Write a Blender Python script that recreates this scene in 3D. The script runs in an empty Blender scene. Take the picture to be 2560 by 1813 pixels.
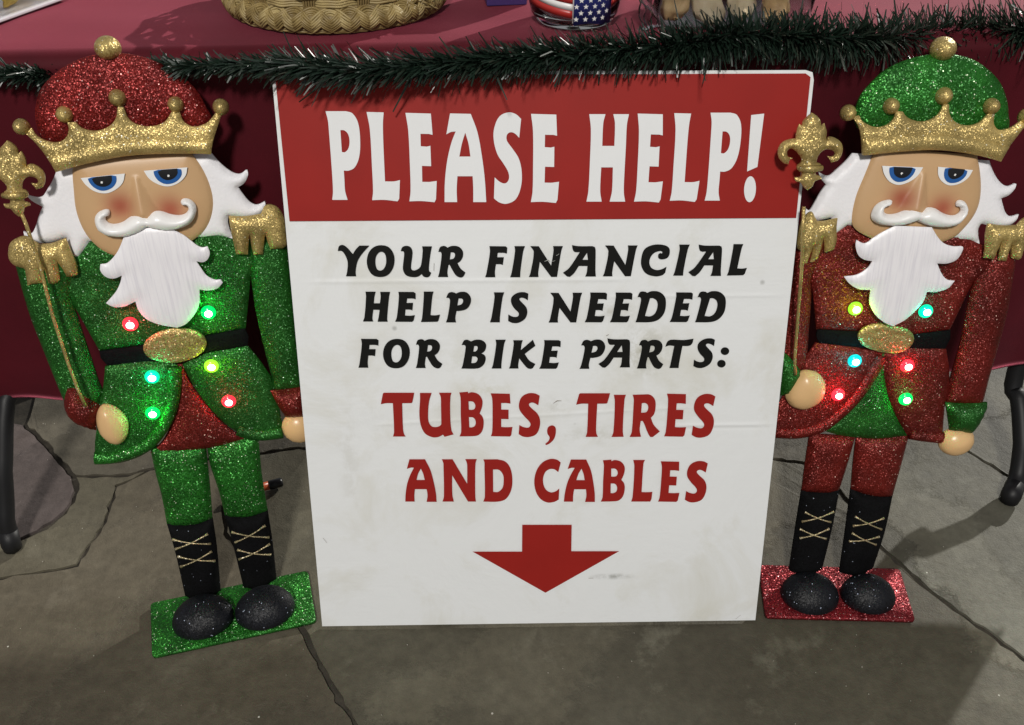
import bpy, bmesh, math, random
import numpy as np
from mathutils import Vector, Matrix, geometry
random.seed(7); np.random.seed(7)
SC = bpy.context.scene
COL = SC.collection

# ------------------------------------------------------------------ camera
CAM = np.array([-0.05497766, -0.75447493, 1.05230699])
WM = np.array([[0.99983277, 0.00926985, -0.01576367],
               [-0.01813223, 0.61451998, -0.78869285],
               [0.00237602, 0.78884679, 0.6145853]])
FPX = 2200.0                      # focal length in photo pixels, photo 2560 x 1813
cd = bpy.data.cameras.new('camera'); cam = bpy.data.objects.new('camera', cd); COL.objects.link(cam)
cd.sensor_fit = 'HORIZONTAL'; cd.sensor_width = 36.0; cd.lens = 36.0 * FPX / 2560.0
cd.clip_start = 0.02; cd.clip_end = 60
m4 = Matrix([list(WM[i]) + [CAM[i]] for i in range(3)] + [[0, 0, 0, 1]])
cam.matrix_world = m4
SC.camera = cam

# ------------------------------------------------------------------ world, sun, lamp, exposure
w = bpy.data.worlds.new('World'); SC.world = w; w.use_nodes = True
bg = w.node_tree.nodes['Background']
bg.inputs[0].default_value = (0.96, 0.98, 1.0, 1); bg.inputs[1].default_value = 0.24
sd = bpy.data.lights.new('sun', 'SUN'); sd.energy = 2.7; sd.angle = math.radians(0.9); sd.color = (1.0, 0.97, 0.9)
sun = bpy.data.objects.new('sun', sd); COL.objects.link(sun)
SUN_DIR = Vector((-0.70 * math.cos(math.radians(24)), -0.714 * math.cos(math.radians(24)), -math.sin(math.radians(24))))
sun.rotation_euler = SUN_DIR.to_track_quat('-Z', 'Y').to_euler(); sun.location = (1.5, 2.5, 3)
ld = bpy.data.lights.new('overhead_lamp', 'AREA'); ld.shape = 'DISK'; ld.size = 0.45; ld.energy = 130; ld.color = (1.0, 0.965, 0.91)
lamp = bpy.data.objects.new('overhead_lamp', ld); COL.objects.link(lamp)
lamp.location = (-0.4, -2.9, 3.4)
lamp.rotation_euler = (Vector((0.0, 0.15, 0.3)) - Vector(lamp.location)).to_track_quat('-Z', 'Y').to_euler()
SC.view_settings.view_transform = 'Standard'; SC.view_settings.look = 'None'
SC.view_settings.exposure = 0.0; SC.view_settings.gamma = 1.0
SC.view_settings.use_curve_mapping = False

# ------------------------------------------------------------------ measuring helpers
def ray(u, v):
    return WM @ np.array([(u - 1280) / FPX, (906.5 - v) / FPX, -1.0])
def hit(u, v, P, n):
    d = ray(u, v); return CAM + d * (np.dot(P - CAM, n) / np.dot(d, n))
def floor_pt(u, v, z=0.0):
    return hit(u, v, np.array([0, 0, z]), np.array([0, 0, 1.0]))
CROPS = {  # measured detail crops of the photograph: scale, offset x, offset y
    'px': (1, 0, 0),
    'A': (.34483, 0, 60), 'B': (.38182, 0, 560), 'C': (.36955, 340, 1080),
    'R4': (.34483, 1900, 60), 'R5': (.38172, 1900, 560), 'R6': (.3201, 1860, 1080),
    'T1': (.36939, 680, 160), 'T2': (.36936, 1380, 160), 'T3': (.25294, 820, 580), 'T4': (.25294, 1380, 580),
    'T5': (.21554, 920, 950), 'T6': (.21554, 1380, 950), 'AR': (.49717, 780, 1250)}
def px(c, x, y):
    s, ox, oy = CROPS[c]; return x * s + ox, y * s + oy

class Frame:
    """an upright leaning sheet: local x right, local y away from the viewer, local z up the sheet"""
    def __init__(s, o, yaw, lean):
        y = math.radians(yaw); L = math.radians(lean)
        s.o = np.array(o, float)
        s.X = np.array([math.cos(y), math.sin(y), 0.0]); b = np.array([-math.sin(y), math.cos(y), 0.0])
        s.U = math.cos(L) * np.array([0, 0, 1.0]) + math.sin(L) * b
        s.N = np.cross(s.X, s.U)
        s.mat = Matrix([[s.X[i], -s.N[i], s.U[i], s.o[i]] for i in range(3)] + [[0, 0, 0, 1]])
    def un(s, c, x, y, h=0.0):
        u, v = px(c, x, y); p = hit(u, v, s.o + s.N * h, s.N) - s.o
        return (float(p @ s.X), float(p @ s.U))

def smooth(pts, step=None, closed=True, sub=6):
    """pts: (x,y) corner or (x,y,1) smooth -> dense polyline"""
    n = len(pts); P = [np.array(p[:2], float) for p in pts]; S = [len(p) > 2 and p[2] for p in pts]
    out = []
    rng = range(n) if closed else range(n - 1)
    for i in rng:
        a, b = P[i], P[(i + 1) % n]
        ch = b - a
        def tan(k, default):
            if not S[k]: return default
            pv, nx = P[(k - 1) % n], P[(k + 1) % n]
            if not closed and (k == 0 or k == n - 1): return default
            t = (nx - pv); l = np.linalg.norm(t) or 1
            return t / l * np.linalg.norm(ch)
        ta = tan(i, ch); tb = tan((i + 1) % n, ch)
        if not S[i] and not S[(i + 1) % n]: out.append(a); continue
        for k in range(sub):
            t = k / sub; h1 = 2*t**3 - 3*t**2 + 1; h2 = t**3 - 2*t**2 + t; h3 = -2*t**3 + 3*t**2; h4 = t**3 - t**2
            out.append(h1*a + h2*ta + h3*b + h4*tb)
    if not closed: out.append(P[-1])
    return np.array(out)

def ellipse(cx, cy, rx, ry, rot=0, n=28):
    r = math.radians(rot)
    return [(cx + rx*math.cos(t)*math.cos(r) - ry*math.sin(t)*math.sin(r), cy + rx*math.cos(t)*math.sin(r) + ry*math.sin(t)*math.cos(r))
            for t in np.linspace(0, 2*math.pi, n, endpoint=False)]

# ------------------------------------------------------------------ object helpers
def link(name, me, parent=None, mat=None, smooth_=False):
    o = bpy.data.objects.new(name, me); COL.objects.link(o)
    if mat is not None and me is not None and len(me.materials) == 0: me.materials.append(mat)
    if parent is not None: o.parent = parent
    if smooth_: me.polygons.foreach_set('use_smooth', [True] * len(me.polygons))
    return o
def mesh(name, V, F, parent=None, mat=None, sm=False):
    me = bpy.data.meshes.new(name); me.from_pydata([tuple(map(float, v)) for v in V], [], [tuple(f) for f in F]); me.update()
    return link(name, me, parent, mat, sm)
def from_bm(name, bm, parent=None, mat=None, sm=False):
    me = bpy.data.meshes.new(name); bm.normal_update(); bm.to_mesh(me); bm.free()
    return link(name, me, parent, mat, sm)
def thing(name, label, cat, loc=(0, 0, 0), mat=None, group=None):
    o = bpy.data.objects.new(name, None); COL.objects.link(o); o.empty_display_size = .02
    if mat is not None: o.matrix_world = mat
    else: o.location = loc
    o['label'] = label; o['category'] = cat
    if group: o['group'] = group
    return o
def tag(o, label, cat, group=None):
    o['label'] = label; o['category'] = cat
    if group: o['group'] = group
    return o
def tube_data(pts, r, seg=8, caps=True):
    P = [Vector(p) for p in pts]; n = len(P); rr = r if hasattr(r, '__len__') else [r] * n
    V, F = [], []; up = None
    for i, p in enumerate(P):
        t = (P[min(i+1, n-1)] - P[max(i-1, 0)]).normalized()
        if up is None:
            up = t.orthogonal().normalized()
        up = (up - t * up.dot(t)).normalized(); b = t.cross(up)
        for k in range(seg):
            a = 2*math.pi*k/seg; V.append(p + (up*math.cos(a) + b*math.sin(a)) * rr[i])
    for i in range(n-1):
        for k in range(seg):
            a, b_ = i*seg+k, i*seg+(k+1) % seg; F.append((a, b_, b_+seg, a+seg))
    if caps:
        F.append(tuple(range(seg))[::-1]); F.append(tuple((n-1)*seg+k for k in range(seg)))
    return V, F
def tube(name, pts, r, parent=None, mat=None, seg=8):
    V, F = tube_data(pts, r, seg); return mesh(name, V, F, parent, mat, True)
def merge(parts):
    V, F = [], []
    for v, f in parts:
        o = len(V); V += list(v); F += [tuple(i+o for i in q) for q in f]
    return V, F
def box_bm(cx, cy, cz, sx, sy, sz, bev=0.0, seg=2):
    bm = bmesh.new(); bmesh.ops.create_cube(bm, size=1)
    bmesh.ops.scale(bm, vec=(sx, sy, sz), verts=bm.verts)
    if bev: bmesh.ops.bevel(bm, geom=bm.edges[:], offset=bev, segments=seg, affect='EDGES', profile=.5)
    bmesh.ops.translate(bm, vec=(cx, cy, cz), verts=bm.verts); return bm

# ------------------------------------------------------------------ materials
def mat_new(name):
    m = bpy.data.materials.new(name); m.use_nodes = True
    return m, m.node_tree.nodes, m.node_tree.links, m.node_tree.nodes['Principled BSDF']
def nd(N, t, **kw):
    n = N.new(t)
    for k, v in kw.items(): setattr(n, k, v)
    return n
def simple(name, col, rough=.5, metal=0, spec=.5, bump=0, bscale=300, var=0, vscale=20, sheen=0, coat=0):
    m, N, L, P = mat_new(name)
    P.inputs['Base Color'].default_value = (*col, 1); P.inputs['Roughness'].default_value = rough
    P.inputs['Metallic'].default_value = metal; P.inputs['Specular IOR Level'].default_value = spec
    P.inputs['Coat Weight'].default_value = coat
    tc = nd(N, 'ShaderNodeTexCoord')
    if var:
        nz = nd(N, 'ShaderNodeTexNoise'); nz.inputs['Scale'].default_value = vscale; nz.inputs['Detail'].default_value = 6
        L.new(tc.outputs['Object'], nz.inputs['Vector'])
        mp = nd(N, 'ShaderNodeMapRange'); mp.inputs[1].default_value = .3; mp.inputs[2].default_value = .7
        mp.inputs[3].default_value = 1 - var; mp.inputs[4].default_value = 1 + var
        L.new(nz.outputs[0], mp.inputs[0])
        mx = nd(N, 'ShaderNodeMix', data_type='RGBA', blend_type='MULTIPLY'); mx.inputs[0].default_value = 1
        mx.inputs[6].default_value = (*col, 1); L.new(mp.outputs[0], mx.inputs[7]); L.new(mx.outputs[2], P.inputs['Base Color'])
    if bump:
        nz2 = nd(N, 'ShaderNodeTexNoise'); nz2.inputs['Scale'].default_value = bscale; nz2.inputs['Detail'].default_value = 4
        L.new(tc.outputs['Object'], nz2.inputs['Vector'])
        b = nd(N, 'ShaderNodeBump'); b.inputs['Strength'].default_value = bump; b.inputs['Distance'].default_value = .001
        L.new(nz2.outputs[0], b.inputs['Height']); L.new(b.outputs[0], P.inputs['Normal'])
    return m
def glitter(name, col, dark, fleck, metal=.55, tilt=.9, fsize=560, dens=.965, cell=820, rough=.38, spec=.6):
    m, N, L, P = mat_new(name)
    tc = nd(N, 'ShaderNodeTexCoord'); geo = nd(N, 'ShaderNodeNewGeometry')
    v1 = nd(N, 'ShaderNodeTexVoronoi'); v1.inputs['Scale'].default_value = cell
    v2 = nd(N, 'ShaderNodeTexVoronoi'); v2.inputs['Scale'].default_value = fsize
    L.new(tc.outputs['Object'], v1.inputs['Vector']); L.new(tc.outputs['Object'], v2.inputs['Vector'])
    s1 = nd(N, 'ShaderNodeSeparateColor'); L.new(v1.outputs['Color'], s1.inputs[0])
    s2 = nd(N, 'ShaderNodeSeparateColor'); L.new(v2.outputs['Color'], s2.inputs[0])
    mx = nd(N, 'ShaderNodeMix', data_type='RGBA'); mx.inputs[6].default_value = (*dark, 1); mx.inputs[7].default_value = (*col, 1)
    L.new(s1.outputs[0], mx.inputs[0])
    # flakes big enough to see: bright foil
    g = nd(N, 'ShaderNodeMath', operation='GREATER_THAN'); g.inputs[1].default_value = dens; L.new(s2.outputs[1], g.inputs[0])
    d = nd(N, 'ShaderNodeMath', operation='LESS_THAN'); d.inputs[1].default_value = .42; L.new(v2.outputs['Distance'], d.inputs[0])
    gd = nd(N, 'ShaderNodeMath', operation='MULTIPLY'); L.new(g.outputs[0], gd.inputs[0]); L.new(d.outputs[0], gd.inputs[1])
    # larger wear variation
    nz = nd(N, 'ShaderNodeTexNoise'); nz.inputs['Scale'].default_value = 28; nz.inputs['Detail'].default_value = 5
    L.new(tc.outputs['Object'], nz.inputs['Vector'])
    mp = nd(N, 'ShaderNodeMapRange'); mp.inputs[1].default_value = .3; mp.inputs[2].default_value = .7; mp.inputs[3].default_value = .62; mp.inputs[4].default_value = 1.3
    L.new(nz.outputs[0], mp.inputs[0])
    mu = nd(N, 'ShaderNodeMix', data_type='RGBA', blend_type='MULTIPLY'); mu.inputs[0].default_value = 1
    L.new(mx.outputs[2], mu.inputs[6]); L.new(mp.outputs[0], mu.inputs[7])
    m2 = nd(N, 'ShaderNodeMix', data_type='RGBA'); L.new(gd.outputs[0], m2.inputs[0]); L.new(mu.outputs[2], m2.inputs[6]); m2.inputs[7].default_value = (*fleck, 1)
    L.new(m2.outputs[2], P.inputs['Base Color'])
    # tilted flakes
    sb = nd(N, 'ShaderNodeVectorMath', operation='SUBTRACT'); L.new(v1.outputs['Color'], sb.inputs[0]); sb.inputs[1].default_value = (.5, .5, .5)
    sc = nd(N, 'ShaderNodeVectorMath', operation='SCALE'); L.new(sb.outputs[0], sc.inputs[0]); sc.inputs['Scale'].default_value = tilt
    ad = nd(N, 'ShaderNodeVectorMath', operation='ADD'); L.new(geo.outputs['Normal'], ad.inputs[0]); L.new(sc.outputs[0], ad.inputs[1])
    no = nd(N, 'ShaderNodeVectorMath', operation='NORMALIZE'); L.new(ad.outputs[0], no.inputs[0]); L.new(no.outputs[0], P.inputs['Normal'])
    P.inputs['Metallic'].default_value = metal; P.inputs['Roughness'].default_value = rough
    P.inputs['Specular IOR Level'].default_value = spec
    return m
M = {}
M['green_glitter'] = glitter('green_glitter', (.022, .155, .018), (.012, .092, .010), (.7, .95, .7), dens=.987, cell=1150)
M['green_bright'] = glitter('green_glitter_coarse', (.03, .23, .022), (.010, .10, .010), (.85, 1, .7), dens=.965, cell=800)
M['red_glitter'] = glitter('red_glitter', (.22, .017, .011), (.13, .009, .006), (.95, .6, .5), dens=.987, cell=1150)
M['red_bright'] = glitter('red_glitter_coarse', (.27, .014, .011), (.11, .006, .005), (1, .55, .5), dens=.972, cell=900)
M['red_base'] = glitter('red_base_glitter', (.33, .018, .026), (.12, .007, .011), (1, .6, .6), dens=.965, cell=800)
M['gold'] = glitter('gold_glitter', (.60, .45, .17), (.44, .32, .11), (1, .95, .75), dens=.98, cell=1100, tilt=.65)
M['gold_buckle'] = glitter('gold_buckle_glitter', (.60, .44, .17), (.3, .19, .06), (1, .92, .65), dens=.97, cell=900, tilt=.6)
M['black_glitter'] = glitter('black_glitter', (.008, .009, .014), (.002, .002, .003), (.5, .55, .7), metal=.0, dens=.985, tilt=.5, spec=.35, rough=.5)
M['black_cloth'] = glitter('black_boot_paint', (.006, .006, .007), (.003, .003, .003), (.3, .33, .4), metal=.0, dens=.995, tilt=.2, rough=.8, spec=.08)
M['hair'] = simple('white_hair_paint', (.88, .87, .90), .45, bump=.5, bscale=260)
M['beard'] = simple('white_beard_paint', (.86, .84, .88), .35, var=.04, vscale=60)
M['moustache'] = simple('white_moustache_paint', (.88, .87, .86), .3)
M['hand'] = simple('hand_paint', (.72, .46, .22), .3)
M['white'] = simple('eye_white', (.86, .86, .86), .3)
M['blue'] = simple('eye_blue', (.02, .11, .36), .3)
M['pupil'] = simple('eye_black', (.01, .01, .012), .3)
M['lace'] = glitter('gold_lace', (.62, .52, .32), (.35, .28, .14), (1, .95, .8), dens=.93)
# beard: fine vertical brushed strands
def strands(m, sc):
    N, L = m.node_tree.nodes, m.node_tree.links; P = N['Principled BSDF']
    tc = nd(N, 'ShaderNodeTexCoord'); mp = nd(N, 'ShaderNodeMapping'); mp.inputs['Scale'].default_value = (sc, 40, sc * .05)
    mp.inputs['Rotation'].default_value = (0, math.radians(6), 0)
    nz = nd(N, 'ShaderNodeTexNoise'); nz.inputs['Scale'].default_value = 1.0; nz.inputs['Detail'].default_value = 5
    L.new(tc.outputs['Object'], mp.inputs[0]); L.new(mp.outputs[0], nz.inputs['Vector'])
    b = nd(N, 'ShaderNodeBump'); b.inputs['Strength'].default_value = .4; b.inputs['Distance'].default_value = .001
    L.new(nz.outputs[0], b.inputs['Height']); L.new(b.outputs[0], P.inputs['Normal'])
    cr = nd(N, 'ShaderNodeValToRGB'); cr.color_ramp.elements[0].position = .32; cr.color_ramp.elements[0].color = (.76, .74, .79, 1)
    cr.color_ramp.elements[1].position = .55; cr.color_ramp.elements[1].color = (.88, .86, .89, 1)
    L.new(nz.outputs[0], cr.inputs[0]); L.new(cr.outputs[0], P.inputs['Base Color'])
strands(M['beard'], 330)
# face: skin paint with rouge painted on the cheeks (mesh colour attribute)
def face_mat():
    m, N, L, P = mat_new('face_paint')
    at = nd(N, 'ShaderNodeAttribute'); at.attribute_name = 'rouge'
    mx = nd(N, 'ShaderNodeMix', data_type='RGBA'); mx.inputs[6].default_value = (.57, .36, .185, 1); mx.inputs[7].default_value = (.36, .085, .045, 1)
    L.new(at.outputs['Fac'], mx.inputs[0]); L.new(mx.outputs[2], P.inputs['Base Color']); P.inputs['Roughness'].default_value = .42
    return m
M['face'] = face_mat()
def led_mats(name, col, s=1.6):
    m, N, L, P = mat_new(name)
    P.inputs['Base Color'].default_value = (*[c * .5 for c in col], 1); P.inputs['Roughness'].default_value = .15
    P.inputs['Emission Color'].default_value = (*col, 1); P.inputs['Emission Strength'].default_value = s
    return m
LED = {'red': led_mats('lit_red_lens', (1, .03, .05), 1.6), 'green': led_mats('lit_green_lens', (.0, .9, .12), 1.3),
       'teal': led_mats('lit_teal_lens', (.0, .75, .35), 1.3), 'lime': led_mats('lit_lime_lens', (.3, .85, .03), 1.3),
       'cyan': led_mats('lit_cyan_lens', (.0, .6, .6), 1.3)}
LEDC = {'red': (1, .05, .08), 'green': (.05, 1, .15), 'teal': (.0, 1, .5), 'lime': (.45, 1, .05), 'cyan': (.0, .9, .9)}
M['led_core'] = led_mats('led_core', (1, 1, .95), 5)

# ------------------------------------------------------------------ ground: slabs over a mortar bed
def floor_material():
    m, N, L, P = mat_new('stamped_stone')
    tc = nd(N, 'ShaderNodeTexCoord')
    n1 = nd(N, 'ShaderNodeTexNoise'); n1.inputs['Scale'].default_value = 2.2; n1.inputs['Detail'].default_value = 9; n1.inputs['Roughness'].default_value = .62
    n1.inputs['Distortion'].default_value = .6
    n2 = nd(N, 'ShaderNodeTexNoise'); n2.inputs['Scale'].default_value = 55; n2.inputs['Detail'].default_value = 8; n2.inputs['Roughness'].default_value = .7
    n3 = nd(N, 'ShaderNodeTexNoise'); n3.inputs['Scale'].default_value = 420; n3.inputs['Detail'].default_value = 3
    n4 = nd(N, 'ShaderNodeTexNoise'); n4.inputs['Scale'].default_value = 9; n4.inputs['Detail'].default_value = 10; n4.inputs['Roughness'].default_value = .75
    for n in (n1, n2, n3, n4): L.new(tc.outputs['Object'], n.inputs['Vector'])
    oi = nd(N, 'ShaderNodeObjectInfo')
    # patches of light and shadow painted into the stone colour, with cleft bump steps
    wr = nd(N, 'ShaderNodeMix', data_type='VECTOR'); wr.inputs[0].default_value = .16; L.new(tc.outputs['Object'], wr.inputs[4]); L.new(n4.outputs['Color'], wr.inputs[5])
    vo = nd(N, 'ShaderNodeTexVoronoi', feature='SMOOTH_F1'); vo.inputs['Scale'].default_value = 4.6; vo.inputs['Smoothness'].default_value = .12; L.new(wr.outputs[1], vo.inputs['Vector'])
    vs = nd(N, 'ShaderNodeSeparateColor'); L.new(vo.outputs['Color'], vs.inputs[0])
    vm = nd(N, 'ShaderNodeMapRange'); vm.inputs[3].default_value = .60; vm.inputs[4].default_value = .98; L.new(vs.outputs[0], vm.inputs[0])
    cr = nd(N, 'ShaderNodeValToRGB'); e = cr.color_ramp.elements
    e[0].position = .3; e[0].color = (.090, .076, .055, 1); e[1].position = .68; e[1].color = (.195, .180, .142, 1)
    e2 = cr.color_ramp.elements.new(.5); e2.color = (.135, .120, .090, 1)
    L.new(n1.outputs[0], cr.inputs[0])
    mx = nd(N, 'ShaderNodeMix', data_type='RGBA', blend_type='MULTIPLY'); mx.inputs[0].default_value = 1
    mr = nd(N, 'ShaderNodeMapRange'); mr.inputs[1].default_value = .3; mr.inputs[2].default_value = .72; mr.inputs[3].default_value = .74; mr.inputs[4].default_value = 1.16
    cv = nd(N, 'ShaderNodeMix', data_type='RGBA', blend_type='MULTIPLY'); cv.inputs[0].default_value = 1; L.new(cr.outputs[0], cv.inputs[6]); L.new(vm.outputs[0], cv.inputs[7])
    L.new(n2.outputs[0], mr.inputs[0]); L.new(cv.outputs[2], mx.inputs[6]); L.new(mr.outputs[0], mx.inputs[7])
    # worn pale scuffs
    sc = nd(N, 'ShaderNodeMapRange'); sc.inputs[1].default_value = .56; sc.inputs[2].default_value = .72; sc.inputs[3].default_value = 0; sc.inputs[4].default_value = .55
    L.new(n4.outputs[0], sc.inputs[0])
    m2 = nd(N, 'ShaderNodeMix', data_type='RGBA'); L.new(sc.outputs[0], m2.inputs[0]); L.new(mx.outputs[2], m2.inputs[6]); m2.inputs[7].default_value = (.23, .215, .175, 1)
    ob = nd(N, 'ShaderNodeMix', data_type='RGBA', blend_type='MULTIPLY'); ob.inputs[0].default_value = 1
    L.new(m2.outputs[2], ob.inputs[6]); L.new(oi.outputs['Color'], ob.inputs[7])
    # pale grit specks
    v = nd(N, 'ShaderNodeTexVoronoi'); v.inputs['Scale'].default_value = 60; L.new(tc.outputs['Object'], v.inputs['Vector'])
    sp = nd(N, 'ShaderNodeSeparateColor'); L.new(v.outputs['Color'], sp.inputs[0])
    g1 = nd(N, 'ShaderNodeMath', operation='GREATER_THAN'); g1.inputs[1].default_value = .975; L.new(sp.outputs[0], g1.inputs[0])
    g2 = nd(N, 'ShaderNodeMath', operation='LESS_THAN'); g2.inputs[1].default_value = .09; L.new(v.outputs['Distance'], g2.inputs[0])
    gg = nd(N, 'ShaderNodeMath', operation='MULTIPLY'); L.new(g1.outputs[0], gg.inputs[0]); L.new(g2.outputs[0], gg.inputs[1])
    m3 = nd(N, 'ShaderNodeMix', data_type='RGBA'); L.new(gg.outputs[0], m3.inputs[0]); L.new(ob.outputs[2], m3.inputs[6]); m3.inputs[7].default_value = (.5, .48, .42, 1)
    L.new(m3.outputs[2], P.inputs['Base Color'])
    P.inputs['Roughness'].default_value = .62; P.inputs['Specular IOR Level'].default_value = .35
    ad = nd(N, 'ShaderNodeMath', operation='ADD'); L.new(n2.outputs[0], ad.inputs[0])
    ms = nd(N, 'ShaderNodeMath', operation='MULTIPLY'); ms.inputs[1].default_value = .35; L.new(n3.outputs[0], ms.inputs[0]); L.new(ms.outputs[0], ad.inputs[1])
    a2 = nd(N, 'ShaderNodeMath', operation='ADD'); L.new(ad.outputs[0], a2.inputs[0])
    mm = nd(N, 'ShaderNodeMath', operation='MULTIPLY'); mm.inputs[1].default_value = 1.2; L.new(n4.outputs[0], mm.inputs[0]); L.new(mm.outputs[0], a2.inputs[1])
    a3 = nd(N, 'ShaderNodeMath', operation='MULTIPLY_ADD'); a3.inputs[1].default_value = 1.6; L.new(vs.outputs[0], a3.inputs[0]); L.new(a2.outputs[0], a3.inputs[2])
    b = nd(N, 'ShaderNodeBump'); b.inputs['Strength'].default_value = .5; b.inputs['Distance'].default_value = .003
    L.new(a3.outputs[0], b.inputs['Height']); L.new(b.outputs[0], P.inputs['Normal'])
    return m
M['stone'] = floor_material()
M['mortar'] = simple('mortar', (.045, .038, .028), .9, bump=.8, bscale=200, var=.4, vscale=60)
def ground_sheet():
    bm = bmesh.new(); bmesh.ops.create_grid(bm, x_segments=1, y_segments=1, size=12)
    bmesh.ops.translate(bm, vec=(0, 0, -.007), verts=bm.verts)
    g = from_bm('ground', bm, None, M['mortar']); g['kind'] = 'structure'; return g
ground = ground_sheet()
def jitter_line(pts, amp, step=.03, rnd=None):
    out = []
    for i in range(len(pts)):
        a = np.array(pts[i]); b = np.array(pts[(i+1) % len(pts)]); L_ = np.linalg.norm(b - a); n = max(1, int(L_ / step))
        n = min(n, 60)
        for k in range(n):
            t = k / n; p = a + (b - a) * t
            if k and L_ < 6: p = p + np.array([rnd.uniform(-amp, amp), rnd.uniform(-amp, amp)])
            out.append(p)
    return out
from mathutils import noise as mnoise
def wob(p):
    a = mnoise.noise_vector(Vector((p[0]*9, p[1]*9, 1.3)))*.003; b = mnoise.noise_vector(Vector((p[0]*38, p[1]*38, 4.1)))*.0026
    return np.array([a.x+b.x, a.y+b.y])
def slab(pts, gap=.004, col=(1, 1, 1), z=0.0, seed=0, amp=.0022):
    rnd = random.Random(seed)
    P = np.array(pts); c = P.mean(0)
    # inset by gap towards inside
    n = len(P); area = sum(P[i][0]*P[(i+1) % n][1] - P[(i+1) % n][0]*P[i][1] for i in range(n))
    if area < 0: P = P[::-1]
    Q = []
    for i in range(n):
        a, b, d = P[i-1], P[i], P[(i+1) % n]
        e1 = (b-a)/np.linalg.norm(b-a); e2 = (d-b)/np.linalg.norm(d-b)
        n1 = np.array([-e1[1], e1[0]]); n2 = np.array([-e2[1], e2[0]])
        k = (n1+n2); k = k/np.linalg.norm(k); Q.append(b + k * gap / max(.35, k @ n1))
    R = [q + (wob(q) if abs(q[0]) < 1.5 and abs(q[1]) < 1.5 else 0) for q in jitter_line(Q, amp, .011, rnd)]; m = len(R)
    bm = bmesh.new(); vs = [bm.verts.new((p[0], p[1], z)) for p in R]
    f = bm.faces.new(vs)
    r = bmesh.ops.inset_region(bm, faces=[f], thickness=.004, depth=0)
    outer = vs
    for v in outer: v.co.z -= .0025 + rnd.uniform(0, .001)
    ex = bmesh.ops.extrude_edge_only(bm, edges=[e for e in bm.edges if e.is_boundary])
    for v in ex['geom']:
        if isinstance(v, bmesh.types.BMVert): v.co.z = -.012
    bmesh.ops.triangulate(bm, faces=[q for q in bm.faces if len(q.verts) > 4])
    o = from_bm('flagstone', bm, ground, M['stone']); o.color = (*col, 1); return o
def W2(*q): return [tuple(floor_pt(u, v)[:2]) for u, v in q]
# joints traced on the floor (photo pixels inside the view), carried on outside it in metres
a0 = floor_pt(885, 1813)[:2]; a1 = floor_pt(745, 1560)[:2]; a2 = floor_pt(560, 1330)[:2]
front_dir = (a0 - a1) / np.linalg.norm(a0 - a1)
a00 = a0 + front_dir * 1.4
b0 = floor_pt(2200, 1362)[:2]; b1 = floor_pt(2320, 1470)[:2]; b2 = floor_pt(2555, 1640)[:2]
b3 = b2 + (b2 - b1) / np.linalg.norm(b2 - b1) * 1.6
k0 = floor_pt(2060, 1160)[:2]
L1 = floor_pt(195, 1412)[:2]; L2 = floor_pt(262, 1300)[:2]; L3 = floor_pt(290, 1212)[:2]; L4 = floor_pt(372, 1172)[:2]; L5 = floor_pt(560, 1140)[:2]
SS = [floor_pt(*q)[:2] for q in ((186,1188),(192,1222),(183,1252),(162,1280),(130,1306),(92,1328),(50,1345),(-120,1372))]
M1 = floor_pt(250, 1190)[:2]; M0 = floor_pt(318, 1186)[:2]; KK = floor_pt(60, 1060)[:2]
r0 = floor_pt(2410, 1118)[:2]; r1 = floor_pt(2512, 1182)[:2]; r2 = floor_pt(2640, 1240)[:2]; r3 = r2 + (r2 - r1) / np.linalg.norm(r2 - r1) * 1.5
rb = floor_pt(2250, 1040)[:2]
T = lambda *a: [tuple(p) for p in a]
FAR = 3.2
cL5 = (-.05, .42)
# the stones, each its own object
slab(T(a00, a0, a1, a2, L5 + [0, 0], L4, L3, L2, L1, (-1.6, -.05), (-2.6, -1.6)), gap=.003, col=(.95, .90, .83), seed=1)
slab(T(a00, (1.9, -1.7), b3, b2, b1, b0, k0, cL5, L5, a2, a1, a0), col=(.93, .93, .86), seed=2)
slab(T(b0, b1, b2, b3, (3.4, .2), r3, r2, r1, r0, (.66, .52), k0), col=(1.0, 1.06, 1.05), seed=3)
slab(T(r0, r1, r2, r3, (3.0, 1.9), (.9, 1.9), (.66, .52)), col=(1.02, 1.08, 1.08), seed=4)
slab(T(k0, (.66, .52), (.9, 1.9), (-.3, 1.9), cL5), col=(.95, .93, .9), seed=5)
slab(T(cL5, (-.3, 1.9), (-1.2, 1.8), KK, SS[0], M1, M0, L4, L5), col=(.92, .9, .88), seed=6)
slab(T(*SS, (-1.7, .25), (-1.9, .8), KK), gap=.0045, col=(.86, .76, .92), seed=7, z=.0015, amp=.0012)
slab(T(SS[0], M1, M0, L4, L3, L2, L1, (-1.6, -.05), SS[7], SS[6], SS[5], SS[4], SS[3], SS[2], SS[1]), gap=.0032, col=(.95, .93, .85), seed=8, amp=.003)

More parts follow.
